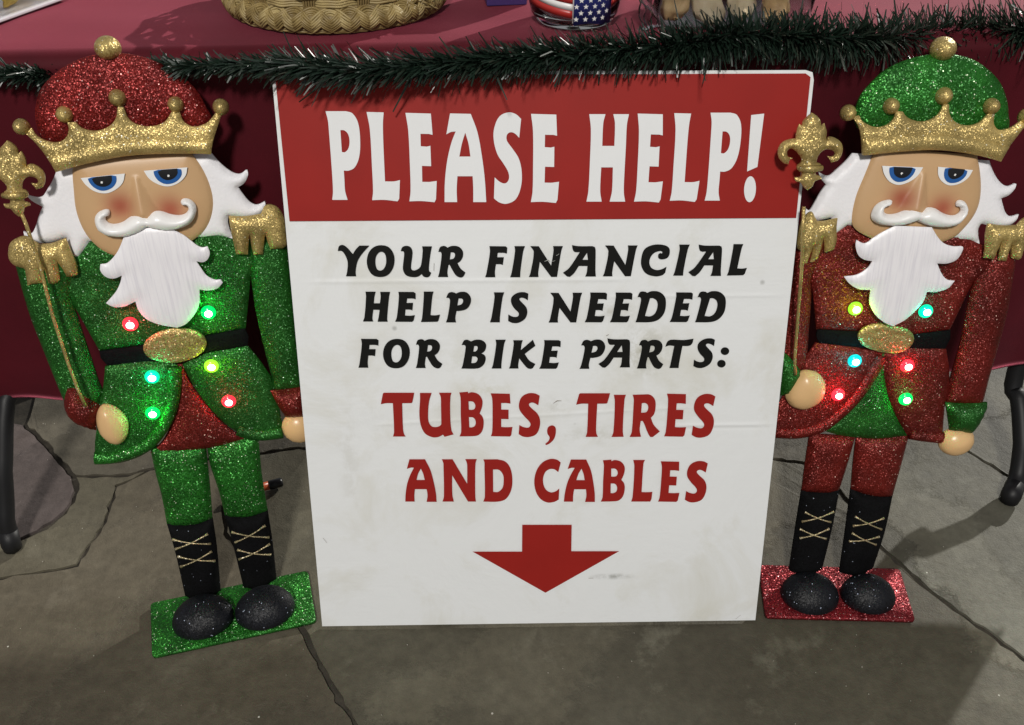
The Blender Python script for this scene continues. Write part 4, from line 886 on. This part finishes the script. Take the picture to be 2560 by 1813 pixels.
    # button lights
    for (x, y), lc in zip(((848,668),(1362,592),(994,1008),(1383,937),(998,1245),(1497,1168)), leds):
        c_ = P1('B', x, y, .016); rr_ = .0092
        z_ = .0095 if y < 800 else .0125
        rim = dome('button_lamp', c_[0], c_[1], rr_, rr_, z_, .0055, root, LED[lc], seg=24)
        dome('bulb', c_[0]+.0003, c_[1]-.0002, rr_*.52, rr_*.48, z_+.0048, .0025, rim, M['led_core'], seg=12, rings=4)
        pl = bpy.data.lights.new('button_glow', 'POINT'); pl.energy = .035; pl.color = LEDC[lc]; pl.shadow_soft_size = .004
        po = bpy.data.objects.new('button_glow', pl); COL.objects.link(po); po.parent = rim; po.location = (c_[0], -(z_+.016), c_[1])
    # staff with a fleur de lis head
    zs_ = .036
    if which == 'L':
        rod = [np.array(fr.un('B', x, y, zs_)) for x, y in ((128,-85),(165,0),(255,262),(340,600),(440,905),(512,1098),(560,1200))]
        base = np.array(fr.un('A', 110, 1240, zs_)); sc_ = .34483
        fp = []
        for p in smooth(FLEUR, sub=5):
            dx, dy = p[0]-358, p[1]-1045; dx = dx + dy*.22
            fp.append(fr.un('A', 112+dx*.98, 1240+dy*.98, zs_))
        fp = np.array(fp)
    else:
        zr = [.072, .070, .060, .050, .040, .037, .035]; zs_ = .072
        q_ = [(290,-110),(285,50),(278,280),(255,560),(232,860),(230,930),(235,990)]
        rod = [np.array(fr.un('R5', x, y, z)) for (x, y), z in zip(q_, zr)]
        fp = own('R4', FLEUR, zs_)
    if which == 'L': zr = [zs_]*len(rod)
    st = tube('staff', [(p[0], -z+.002, p[1]) for p, z in zip(rod, zr)], .0021, root, M['gold'], 8)
    relief('staff_head', fp, zs_-.004, .003, .007, .010, st, M['gold'], .0026)
    # tied rings under the head
    i_ = 22
    rg = (lambda a, b: tube('staff_ring', [(a[0], -(zs_+.004), a[1]), ((a[0]+b[0])/2, -(zs_+.008), (a[1]+b[1])/2), (b[0], -(zs_+.004), b[1])], [.0032, .0042, .0032], st, M['gold'], 8))
    if which == 'R': rg(np.array(fr.un('R4', 278, 1046, zs_)), np.array(fr.un('R4', 442, 1040, zs_)))
    else: rg(np.array(fr.un('A', 28, 1238, zs_)), np.array(fr.un('A', 190, 1234, zs_)))
    # shoes and base plate stand on the ground
    inv = fr.mat.inverted()
    if which == 'L':
        shoes = [(445, 1222, 188, 'C'), (866, 1160, 190, 'C')]
        bc = [(375, 1507), (769, 1425), (791, 1553), (379, 1643)]
    else:
        shoes = [(520, 1228, 210, 'R6'), (975, 1235, 192, 'R6')]
        bc = [(1896, 1411), (2250, 1421), (2290, 1552), (1914, 1542)]
    cs = [floor_pt(*q, z=.006) for q in bc]
    bm = bmesh.new(); lo = [bm.verts.new((q[0], q[1], .0008)) for q in cs]; hi = [bm.verts.new((q[0], q[1], .0062)) for q in cs]
    bm.faces.new(hi); bm.faces.new(lo[::-1])
    for i in range(4): bm.faces.new((lo[i], lo[(i+1) % 4], hi[(i+1) % 4], hi[i]))
    bmesh.ops.recalc_face_normals(bm, faces=bm.faces)
    bmesh.ops.bevel(bm, geom=[e for e in bm.edges if abs(e.verts[0].co.z-e.verts[1].co.z) > .003], offset=.006, segments=4, affect='EDGES', profile=.5)
    bmesh.ops.bevel(bm, geom=[e for e in bm.edges if e.verts[0].co.z > .005 and e.verts[1].co.z > .005], offset=.0022, segments=2, affect='EDGES', profile=.5)
    bmesh.ops.transform(bm, matrix=inv, verts=bm.verts)
    from_bm('base_plate', bm, root, M[cA['base']], True)
    for (x, y, r_, c) in shoes:
        # an egg shaped toe resting on the plate
        u, v = px(c, x, y); hgt = .026
        C0 = floor_pt(u, v, .006 + hgt*.55); sc_ = CROPS[c][0]
        d_ = np.linalg.norm(C0-CAM); rx = r_*sc_/FPX*d_*.97
        bm = bmesh.new(); bmesh.ops.create_uvsphere(bm, u_segments=28, v_segments=16, radius=1)
        for vv in bm.verts:
            x_, y_, z_ = vv.co
            y_ *= 1.0 + (.12 if y_ < 0 else 0)
            vv.co = (x_*rx*(1-.06*y_), y_*rx*.80, z_*hgt*1.15 if z_ > 0 else z_*hgt*.35)
        zc = .006 + hgt*.30
        C1 = floor_pt(u, v, zc + hgt*.4)
        Rm = Matrix.Rotation(math.radians(12 if which == 'L' else -3), 4, 'Z')
        bmesh.ops.transform(bm, matrix=inv @ Matrix.Translation((C1[0], C1[1], zc)) @ Rm, verts=bm.verts)
        from_bm('shoe', bm, root, M['black_glitter'], True)
    return root
figure('L'); figure('R')

# ------------------------------------------------------------------ garland along the table edge
def tinsel_mat():
    m, N, L, P = mat_new('dark_green_tinsel')
    oi = nd(N, 'ShaderNodeAttribute'); oi.attribute_name = 'shade'
    cr = nd(N, 'ShaderNodeValToRGB'); e = cr.color_ramp.elements
    e[0].position = 0; e[0].color = (.005, .013, .008, 1); e[1].position = 1; e[1].color = (.05, .054, .040, 1)
    q = e.new(.6); q.color = (.014, .029, .019, 1)
    L.new(oi.outputs['Fac'], cr.inputs[0]); L.new(cr.outputs[0], P.inputs['Base Color'])
    P.inputs['Roughness'].default_value = .36; P.inputs['Specular IOR Level'].default_value = .55
    return m
M['tinsel'] = tinsel_mat()
def garland():
    rnd = random.Random(11)
    # centre line: photo u, v, offset from the cloth plane, radius (m), sweep (0 straight out, 1 along the string)
    C = [(-260,165,-.022,.024,.8),(-60,172,-.022,.023,.8),(60,186,-.020,.022,.8),(170,190,.008,.022,.8),(330,165,.016,.018,.8),(420,166,-.030,.020,.8),(540,166,-.034,.022,.8),(660,164,-.044,.025,.8),(760,166,-.064,.033,.75),(900,176,-.072,.035,.75),
         (1040,166,-.070,.033,.7),(1180,156,-.066,.032,.65),(1300,146,-.064,.033,.6),(1440,134,-.060,.032,.5),(1570,124,-.056,.033,.45),(1700,114,-.054,.035,.35),(1810,92,-.044,.038,.25),(1930,90,-.030,.036,.2),(2060,96,-.020,.036,.2),(2190,96,.0,.042,.2),
         (2330,88,.030,.042,.2),(2460,84,.028,.044,.2),(2620,70,.0,.044,.2),(2800,66,-.008,.044,.2)]
    pts = np.array([list(edge_hit(u, v, off)) + [r, sw] for u, v, off, r, sw in C])
    S = []
    for i in range(len(pts)-1):
        p0, p1, p2, p3 = pts[max(i-1, 0)], pts[i], pts[i+1], pts[min(i+2, len(pts)-1)]
        for k in range(10):
            t = k/10; S.append(.5*((2*p1)+(-p0+p2)*t+(2*p0-5*p1+4*p2-p3)*t*t+(-p0+3*p1-3*p2+p3)*t**3))
    S = np.array(S); n = len(S)
    root = thing('tinsel_garland', 'dark green tinsel garland strung along the front edge of the red table', 'garland', loc=(0, 0, 0))
    tube('wire', [tuple(q[:3]) for q in S[::3]], .0022, root, M['leg'], 6)
    V, F, sh = [], [], []
    N_ = 12500
    for b in range(N_):
        f = rnd.uniform(0, n-2); i = int(f); t = f-i; q = S[i]*(1-t)+S[i+1]*t
        T_ = Vector(S[min(i+3, n-1)][:3]-S[max(i-3, 0)][:3]).normalized()
        up = Vector((0, 0, 1)); side = T_.cross(up).normalized(); up = side.cross(T_)
        a = rnd.uniform(0, 2*math.pi); rad_d = side*math.cos(a)+up*math.sin(a)
        if rad_d.y > .75: rad_d = side*math.cos(a+math.pi)+up*math.sin(a+math.pi)
        sw = q[4] + rnd.gauss(0, .18)
        L_ = q[3]*.93*rnd.uniform(.45, 1.12)*(1.25 if rnd.random() < .06 else (1.9 if rnd.random() < .006 else 1))
        d = (rad_d*(1-abs(sw)*.55) - T_*sw*1.1 + Vector((rnd.gauss(0, .13), rnd.gauss(0, .13), rnd.gauss(0, .13)))).normalized()
        wv = d.cross(Vector((rnd.gauss(0, 1), rnd.gauss(0, 1), rnd.gauss(0, 1)))).normalized() * rnd.uniform(.0007, .0014)
        p = Vector(q[:3]); droop = Vector((0, 0, -1))*L_*rnd.uniform(-.05, .28)
        p1 = p + d*L_*.5; p2 = p + d*L_ + droop*.6 + Vector((rnd.gauss(0, 1), rnd.gauss(0, 1), rnd.gauss(0, 1)))*.0012
        if rnd.random() < .025:  # a kinked strip
            p2 = p1 + (d + Vector((rnd.gauss(0, .8), rnd.gauss(0, .4), rnd.gauss(0, .8)))).normalized()*L_*.45
        o_ = len(V); V += [p-wv*.7, p+wv*.7, p1+wv, p1-wv, p2+wv*.55, p2-wv*.55]
        F += [(o_, o_+1, o_+2, o_+3), (o_+3, o_+2, o_+4, o_+5)]
        s_ = min(1, max(0, rnd.gauss(.38 + .3*max(0, min(1, (q[0]-.2)/.3)), .2))); sh += [s_]*6
    o = mesh('tinsel_strips', V, F, root, M['tinsel'], True); o['kind'] = 'stuff'
    at = o.data.attributes.new('shade', 'FLOAT', 'POINT'); at.data.foreach_set('value', sh)
    return root
garland()

# ------------------------------------------------------------------ wicker basket
def wicker(name, c1, c2):
    m, N, L, P = mat_new(name)
    tc = nd(N, 'ShaderNodeTexCoord'); nz = nd(N, 'ShaderNodeTexNoise'); nz.inputs['Scale'].default_value = 60; nz.inputs['Detail'].default_value = 7
    L.new(tc.outputs['Object'], nz.inputs['Vector'])
    cr = nd(N, 'ShaderNodeValToRGB'); e = cr.color_ramp.elements; e[0].position = .32; e[0].color = (*c1, 1); e[1].position = .68; e[1].color = (*c2, 1)
    L.new(nz.outputs[0], cr.inputs[0]); L.new(cr.outputs[0], P.inputs['Base Color']); P.inputs['Roughness'].default_value = .5
    b = nd(N, 'ShaderNodeBump'); b.inputs['Strength'].default_value = .6; b.inputs['Distance'].default_value = .0006; L.new(nz.outputs[0], b.inputs['Height']); L.new(b.outputs[0], P.inputs['Normal'])
    return m
M['straw'] = wicker('straw', (.15, .10, .032), (.33, .24, .09)); M['straw_pale'] = wicker('pale_straw', (.26, .19, .075), (.44, .34, .15)); M['straw_dark'] = wicker('dark_straw', (.15, .10, .035), (.28, .2, .08))
def basket():
    f = top_hit(846, 96); lft = top_hit(566, 14); rgt = top_hit(1122, 22)
    rx = (rgt[0]-lft[0])/2; ry = rx*.95
    c = Vector(((rgt[0]+lft[0])/2, f[1]+ry, TOPZ+.0015))
    root = thing('wicker_basket', 'woven straw basket with a thick braided foot, on the table above the sign', 'basket', loc=c)
    rnd = random.Random(5); tau = 2*math.pi
    rb = rx-.012; rby = ry-.012
    def at(t, rr, z): return (math.cos(t)*(rb+rr), math.sin(t)*(rby+rr), z)
    # braided foot: three strands of four rods each
    cyc = 13
    pts = [at(tau*i/80, -.001, .0145) for i in range(81)]
    V, F = tube_data(pts, .0095, 10, False); mesh('foot_core', V, F, root, M['straw_dark'], True)
    for k in range(3):
        parts = []
        for rod in range(6):
            off = (rod-2.5)*.0023; jit = rnd.uniform(0, 6); pts = []
            for i in range(468):
                t = tau*i/468; ph = t*cyc + k*tau/3
                # slope of the strand in the (along, up) plane gives the direction its rods lie side by side
                sl = .0085*math.cos(ph)*cyc/rb; q = math.sqrt(1+sl*sl); da, dz = -sl/q*off, off/q
                zz = .0150 + .0085*math.sin(ph) + dz + .0004*math.sin(t*31+jit)
                outw = .0085 + .0035*math.cos(2*ph) - .0009*abs(off)/.0023
                pts.append(at(t + da/rb, outw - .30*max(0, zz-.018) , max(.0022, zz)))
            pts.append(pts[0]); parts.append(tube_data(pts, .00160, 5, False))
        V, F = merge(parts); mesh('braid_strand', V, F, root, (M['straw'], M['straw_pale'], M['straw'])[k], True)
    # stakes in bundles and weavers passing in and out
    ns = 26
    for i in range(ns):
        parts = []
        for q in range(5):
            t = tau*(i/ns) + (q-2)*.0030/rb
            pts = [at(t + .035*z_/.03*.5, -.004 + z_*.12, z_) for z_ in np.linspace(.006, .058, 5)]
            parts.append(tube_data(pts, .00135, 5))
        V, F = merge(parts); mesh('stake', V, F, root, M['straw_dark'] if i % 2 else M['straw'], True)
    for j in range(3):
        z0 = .034 + j*.0105
        parts = []
        for q in range(3):
            pts = []
            for i in range(312):
                t = tau*i/312; w_ = math.cos(t*ns/2 + (math.pi if j % 2 else 0))
                pts.append(at(t, -.004 + z0*.12 + .0042*w_, z0 + (q-1)*.0028 + .0004*math.sin(t*37+j)))
            pts.append(pts[0]); parts.append(tube_data(pts, .0016, 5, False))
        V, F = merge(parts); mesh('weaver', V, F, root, M['straw'] if j % 3 else M['straw_pale'], True)
    # woven bottom disc
    V = [(0, 0, .008)] + [at(tau*i/48, -.006, .008) for i in range(48)]; mesh('basket_floor', V, [(0, 1+i, 1+(i+1) % 48) for i in range(48)], root, M['straw_dark'])
    # frayed loose ends at the right of the foot
    parts = []
    for i in range(16):
        t = -math.pi/2 + .98 + rnd.uniform(-.10, .10); p = Vector(at(t, .004, .016 + rnd.uniform(-.006, .010)))
        e_ = p + Vector((rnd.uniform(.006, .016), rnd.uniform(-.010, .0), rnd.uniform(0, .012)))
        parts.append(tube_data([p, (p+e_)/2 + Vector((0, 0, .002)), e_], [.0011, .0009, .0005], 5))
    V, F = merge(parts); mesh('frayed_ends', V, F, root, M['straw_pale'], True)
    return root
basket()

# ------------------------------------------------------------------ things behind the garland, on the table
def glass_mat(name, col=(.95, .97, .96), rough=.03, ior=1.45):
    m, N, L, P = mat_new(name)
    P.inputs['Base Color'].default_value = (*col, 1); P.inputs['Roughness'].default_value = rough; P.inputs['IOR'].default_value = ior; P.inputs['Transmission Weight'].default_value = 1
    return m
M['glass'] = glass_mat('clear_glass'); M['clear_plastic'] = glass_mat('clear_plastic', (.93, .93, .95), .08, 1.3)
M['frost'] = simple('frosted_rim', (.70, .68, .72), .3)
M['flag_red'] = simple('flag_red', (.42, .03, .025), .35); M['flag_white'] = simple('flag_white', (.8, .78, .76), .35); M['flag_blue'] = simple('flag_blue', (.03, .04, .20), .35)
def lathe_data(prof, seg=48):
    V, F = [], []; m = len(prof)
    for i in range(seg):
        a = 2*math.pi*i/seg
        for r, z in prof: V.append((r*math.cos(a), r*math.sin(a), z))
    for i in range(seg):
        for j in range(m-1):
            a = i*m+j; b = ((i+1) % seg)*m+j; F.append((a, b, b+1, a+1))
    return V, F
def jar():
    f = top_hit(1440, 80); Rj = .056
    c = Vector((f[0], f[1]+Rj*.70, TOPZ+.0012))
    root = thing('glass_jar', 'round glass jar wrapped in a stars and stripes ribbon, on the table behind the garland', 'jar', loc=c)
    prof = [(.0, .006), (.028, .004), (.033, .0), (.040, .004), (.0455, .014), (.048, .028), (.048, .10), (.044, .115), (.044, .118), (.0415, .118), (.0455, .10), (.0455, .03), (.042, .017), (.034, .0095), (0, .0105)]
    prof = [(r*1.165, z) for r, z in prof]
    V, F = lathe_data(prof); mesh('glass_body', V, F, root, M['glass'], True)
    # some sweets inside
    bm = bmesh.new()
    rnd = random.Random(2)
    for i in range(16):
        b = bmesh.ops.create_icosphere(bm, subdivisions=1, radius=.009)
        bmesh.ops.scale(bm, vec=(1, .8, .6), verts=b['verts'])
        bmesh.ops.translate(bm, vec=(rnd.uniform(-.024, .024), rnd.uniform(-.024, .024), .022+i*.0045), verts=b['verts'])
    sw = from_bm('sweets', bm, None, simple('yellow_sweet', (.55, .42, .05), .35), True); sw.location = c; tag(sw, 'yellow wrapped sweets lying inside the ribboned glass jar', 'sweets')
    sw['kind'] = 'stuff'
    Rr = .0572
    def wrap(a, z, r=Rr): return (r*math.sin(a), -r*math.cos(a), z)
    def patch(name, a0, a1, zf0, zf1, mat, parent, r=Rr, n=16):
        V, F = [], []
        for i in range(n+1):
            a = a0+(a1-a0)*i/n; V += [wrap(a, zf0(a), r), wrap(a, zf1(a), r)]
        for i in range(n): F.append((2*i, 2*i+2, 2*i+3, 2*i+1))
        o = mesh(name, V, F, parent, mat, True); sm = o.modifiers.new('t', 'SOLIDIFY'); sm.thickness = .0004; sm.offset = 1; return o
    low = lambda a: .0185 + .010*(-a/1.3) if a < 0 else .020 + .014*(a/1.2)
    hs = [0, .0085, .0160, .0240, .060]
    for k in range(4):
        for a0_, a1_ in ((-1.45, -.10), (.70, 1.45)):
            patch('ribbon_stripe', a0_, a1_, lambda a, k=k: low(a)+hs[k], lambda a, k=k: low(a)+hs[k+1]-.00001, M['flag_red'] if k % 2 == 0 else M['flag_white'], root)
    fld = patch('star_field', -.10, .73, lambda a: .0125 + .0015*math.sin(a*8), lambda a: .098, M['flag_blue'], root, Rr+.0012)
    patch('ribbon_edge', -.118, -.092, lambda a: .014, lambda a: .098, M['flag_white'], root, Rr+.0016, 2)
    row = 0
    for zi, z in enumerate(np.arange(.019, .094, .0070)):
        for ai in range(5):
            a = -.04 + ai*.185 + (.0925 if zi % 2 else 0)
            if a > .69: continue
            V = [wrap(a, z, Rr+.0019)]
            for q in range(10):
                r_ = .0033 if q % 2 == 0 else .00135; th = math.pi/2+q*math.pi/5
                V.append(wrap(a+r_*math.cos(th)/Rr, z+r_*math.sin(th), Rr+.0019))
            mesh('star', V, [(0, 1+q, 1+(q+1) % 10)[::-1] for q in range(10)], fld, M['flag_white'])
    def text(body, a_c, zb, size, rot):
        cu = bpy.data.curves.new('lettering', 'FONT'); cu.body = body; cu.size = size; cu.offset = .0004; cu.align_x = 'CENTER'
        to = bpy.data.objects.new('lettering', cu); COL.objects.link(to)
        dg = bpy.context.evaluated_depsgraph_get(); me = bpy.data.meshes.new_from_object(to.evaluated_get(dg)); bpy.data.objects.remove(to)
        for v in me.vertices:
            x, y = v.co.x, v.co.y; x, y = x*math.cos(rot)-y*math.sin(rot), x*math.sin(rot)+y*math.cos(rot)
            v.co = wrap(a_c+x/Rr, zb+y, Rr+.0010)
        me.materials.clear(); me.materials.append(M['print_black']); o = bpy.data.objects.new('lettering', me); COL.objects.link(o); o.parent = root
    text('ng!', -.62, .0425, .021, -.20); text('Am', .92, .040, .019, .35)
jar()

def rounded_tub(c, sx, sy, h, name, label, cat, rotz=0, rimmat=None):
    root = thing(name, label, cat, loc=c); root.rotation_euler = (0, 0, rotz)
    bm = bmesh.new(); bmesh.ops.create_cube(bm, size=1); bmesh.ops.scale(bm, vec=(sx, sy, h), verts=bm.verts)
    for v in bm.verts:
        if v.co.z > 0: v.co.x *= 1.08; v.co.y *= 1.08
    bmesh.ops.bevel(bm, geom=[e for e in bm.edges if abs(e.verts[0].co.z-e.verts[1].co.z) > h*.5 or (e.verts[0].co.z < 0 and e.verts[1].co.z < 0)], offset=min(.016, h*.3), segments=5, affect='EDGES', profile=.5)
    top = [f for f in bm.faces if f.normal.z > .9 and f.calc_center_median().z > h*.4]
    bmesh.ops.delete(bm, geom=top, context='FACES')
    bmesh.ops.translate(bm, vec=(0, 0, h/2), verts=bm.verts)
    o = from_bm('tub_body', bm, root, M['clear_plastic'], True); sm = o.modifiers.new('wall', 'SOLIDIFY'); sm.thickness = .0009; sm.offset = -1
    ring = [(sx*.54*sgx, sy*.54*sgy, h) for sgx, sgy in ((-1, -1), (1, -1), (1, 1), (-1, 1))]
    pts = smooth([(p[0]*k_, p[1]*m_, 1) for p in ring for k_, m_ in ((1, .8), (.8, 1)) ] if False else [(-sx*.54, -sy*.44, 1), (-sx*.47, -sy*.54, 1), (sx*.47, -sy*.54, 1), (sx*.54, -sy*.44, 1), (sx*.54, sy*.44, 1), (sx*.47, sy*.54, 1), (-sx*.47, sy*.54, 1), (-sx*.54, sy*.44, 1)], sub=4)
    P = [(p[0], p[1], h) for p in pts]; tube('tub_rim', P + [P[0], P[1]], .0022, root, rimmat or M['clear_plastic'], 8)
    return root
def bread_mat():
    m = wicker('bread_crust', (.42, .25, .10), (.70, .50, .26)); return m
M['bread'] = bread_mat(); M['bread_pale'] = wicker('pale_bread', (.66, .52, .32), (.80, .70, .50))
def lump(name, loc_, r, seed, mat, label, cat, group, sq=(1, .8, .6), rot=0):
    bm = bmesh.new(); bmesh.ops.create_icosphere(bm, subdivisions=3, radius=1); rn = random.Random(seed)
    from mathutils import noise
    o_ = Vector((seed*3.1, seed*1.7, 0))
    for v in bm.verts:
        n_ = noise.noise(v.co*1.3+o_)*.38 + noise.noise(v.co*4+o_)*.10
        v.co = v.co*(1+n_); v.co.x *= r*sq[0]; v.co.y *= r*sq[1]; v.co.z *= r*sq[2]
    o = from_bm(name, bm, None, mat, True); o.location = loc_; o.rotation_euler = (rn.uniform(-.5, .5), rn.uniform(-.5, .5), rn.uniform(0, 3))
    return tag(o, label, cat, group)
tb = top_hit(1800, 84)
tub_c = Vector((tb[0]+.016, tb[1]+.062, TOPZ+.0014))
rounded_tub(tub_c, .184, .115, .075, 'plastic_tub', 'clear plastic tub of bread pieces, on the table above the right end of the sign', 'tub', rotz=.05)
bag = thing('plastic_bag_fold', 'shiny crinkled fold of clear plastic at the left side of the bread tub', 'plastic bag', loc=(tub_c.x-.099, tub_c.y-.052, TOPZ+.0012))
for k_ in range(4):
    V, F = [], []; rb_ = random.Random(k_+40)
    for i in range(17):
        z_ = .085*i/16; xo = .006*k_ - .009 - z_*.22 + .0025*math.sin(i*1.3+k_*2) + rb_.uniform(-.0012, .0012); yo = .004*k_ + .003*math.sin(i*.9+k_)
        for q_ in range(4): V.append((xo + .0032*q_, yo + (.0022 if q_ % 2 else -.0014) + rb_.uniform(-.0008, .0008), z_))
    for i in range(16):
        for q_ in range(3): a = i*4+q_; F.append((a, a+1, a+5, a+4))
    fo_ = mesh('crinkle', V, F, bag, M['clear_plastic'], True); sm_ = fo_.modifiers.new('t', 'SOLIDIFY'); sm_.thickness = .0006
rnd = random.Random(9)
spots = [(-.052, -.036, .020), (-.022, -.040, .017), (.010, -.038, .020), (.042, -.036, .018), (-.045, -.002, .024), (-.008, -.006, .028), (.030, -.002, .026), (.055, .012, .024), (-.03, .03, .03), (.012, .034, .03),
         (-.048, -.028, .046), (-.015, -.032, .046), (.020, -.030, .048), (.052, -.026, .046), (-.03, .006, .056), (.01, .006, .058), (.045, .008, .056)]
for i, (x, y, z) in enumerate(spots):
    col = ('far left', 'left of centre', 'right of centre', 'far right')[min(3, max(0, int((x+.06)/.03)))]
    dep = 'front' if y < -.015 else ('middle' if y < .02 else 'back')
    lay = 'lower' if z < .035 else 'upper'
    lump('bread_piece', (tub_c.x+x*1.28, tub_c.y+y, tub_c.z+z), .0205, i+1, M['bread_pale'] if i % 3 else M['bread'], '%s bread piece in the tub, %s row, %s, %s layer' % ('pale' if i % 3 else 'browner', dep, col, lay), 'bread', 'pieces of bread in the clear plastic tub')
# clamshell at the far left of the table
lc = top_hit(60, 48)
def clam():
    a = top_hit(-60, 88); b = top_hit(176, 2)
    d = Vector((b-a)); L_ = d.length; ang = math.atan2(d.y, d.x)
    mid = (Vector(a)+Vector(b))/2; nrm = Vector((-math.sin(ang), math.cos(ang), 0))
    W_ = .15; sx = L_*1.0
    c = mid + nrm*(W_/2) ; c.z = TOPZ+.0014
    root = thing('clamshell_box', 'clear plastic clamshell box with a pale rim, at the left end of the table', 'box', loc=c); root.rotation_euler = (0, 0, ang)
    bm = box_bm(0, 0, .027, sx*.93, W_*.93, .05, .008, 3); o = from_bm('box_body', bm, root, M['clear_plastic'], True)
    bm = box_bm(0, 0, .004, sx, W_, .004, .0012, 2)
    rimv = from_bm('box_rim', bm, root, M['frost'], False)
    for i, (x, y) in enumerate(((-.03, -.03), (.02, -.035), (.05, .0), (-.01, .01), (-.05, .02))):
        p = root.matrix_basis @ Vector((x*sx/.12, y, .020)) if False else c + Vector((math.cos(ang)*x-math.sin(ang)*y, math.sin(ang)*x+math.cos(ang)*y, .022))
        lump('biscuit', p, .022, 30+i, simple('yellow_biscuit', (.50, .36, .08), .6, var=.2) if i == 0 else bpy.data.materials['yellow_biscuit'], ('yellow biscuit at the front left inside the clamshell box', 'yellow biscuit at the front middle inside the clamshell box', 'yellow biscuit at the right end inside the clamshell box', 'yellow biscuit in the centre of the clamshell box', 'yellow biscuit at the back left inside the clamshell box')[i], 'biscuit', 'biscuits in the clamshell box', sq=(1, .9, .4))
clam()
# purple box
pb = top_hit(1275, 17)
M['purple'] = simple('purple_card', (.045, .025, .12), .4)
bm = box_bm(0, .03, .035, .052, .06, .07, .0012, 2)
o = from_bm('purple_carton', bm, None, M['purple']); o.location = (pb[0]-.004, pb[1], TOPZ+.0014); o.rotation_euler = (0, 0, .12)
tag(o, 'small dark purple carton on the table between the basket and the ribboned jar', 'box')
# marker dropped on the ground behind the left figure
mk0 = floor_pt(640, 1222, .008); mk1 = floor_pt(702, 1206, .008)
M['orange'] = simple('orange_plastic', (.55, .10, .03), .35); M['black_plastic'] = simple('black_plastic', (.01, .01, .012), .3)
mk = thing('marker_pen', 'short orange pen with black cap on the ground behind the green nutcracker', 'pen', loc=tuple(mk0))
d = Vector(mk1-mk0); 
tube('barrel', [Vector((0, 0, 0)) - d*.9, Vector((0, 0, 0)), d*.55], [.0066, .0070, .0070], mk, M['orange'], 14)
tube('cap', [d*.52, d*.56, d*1.0, d*1.08], [.0072, .0078, .0080, .0058], mk, M['black_plastic'], 14)
# spilt glitter and grit lying on the slabs
def grit():
    rn = random.Random(21); V, F = [], []
    for i in range(260):
        x = rn.uniform(-1.0, 1.1); y = rn.uniform(-.32, .6); r_ = rn.uniform(.0004, .0012); o_ = len(V); a = rn.uniform(0, 3)
        V += [(x+r_*math.cos(a+k*2.1), y+r_*math.sin(a+k*2.1), .0012) for k in range(3)] + [(x, y, .0012+r_)]
        F += [(o_, o_+1, o_+3), (o_+1, o_+2, o_+3), (o_+2, o_, o_+3)]
    o = mesh('grit', V, F, None, simple('pale_grit', (.45, .42, .36), .5)); o['kind'] = 'stuff'; o['label'] = 'pale specks of grit scattered on the stone ground'; o['category'] = 'grit'
grit()
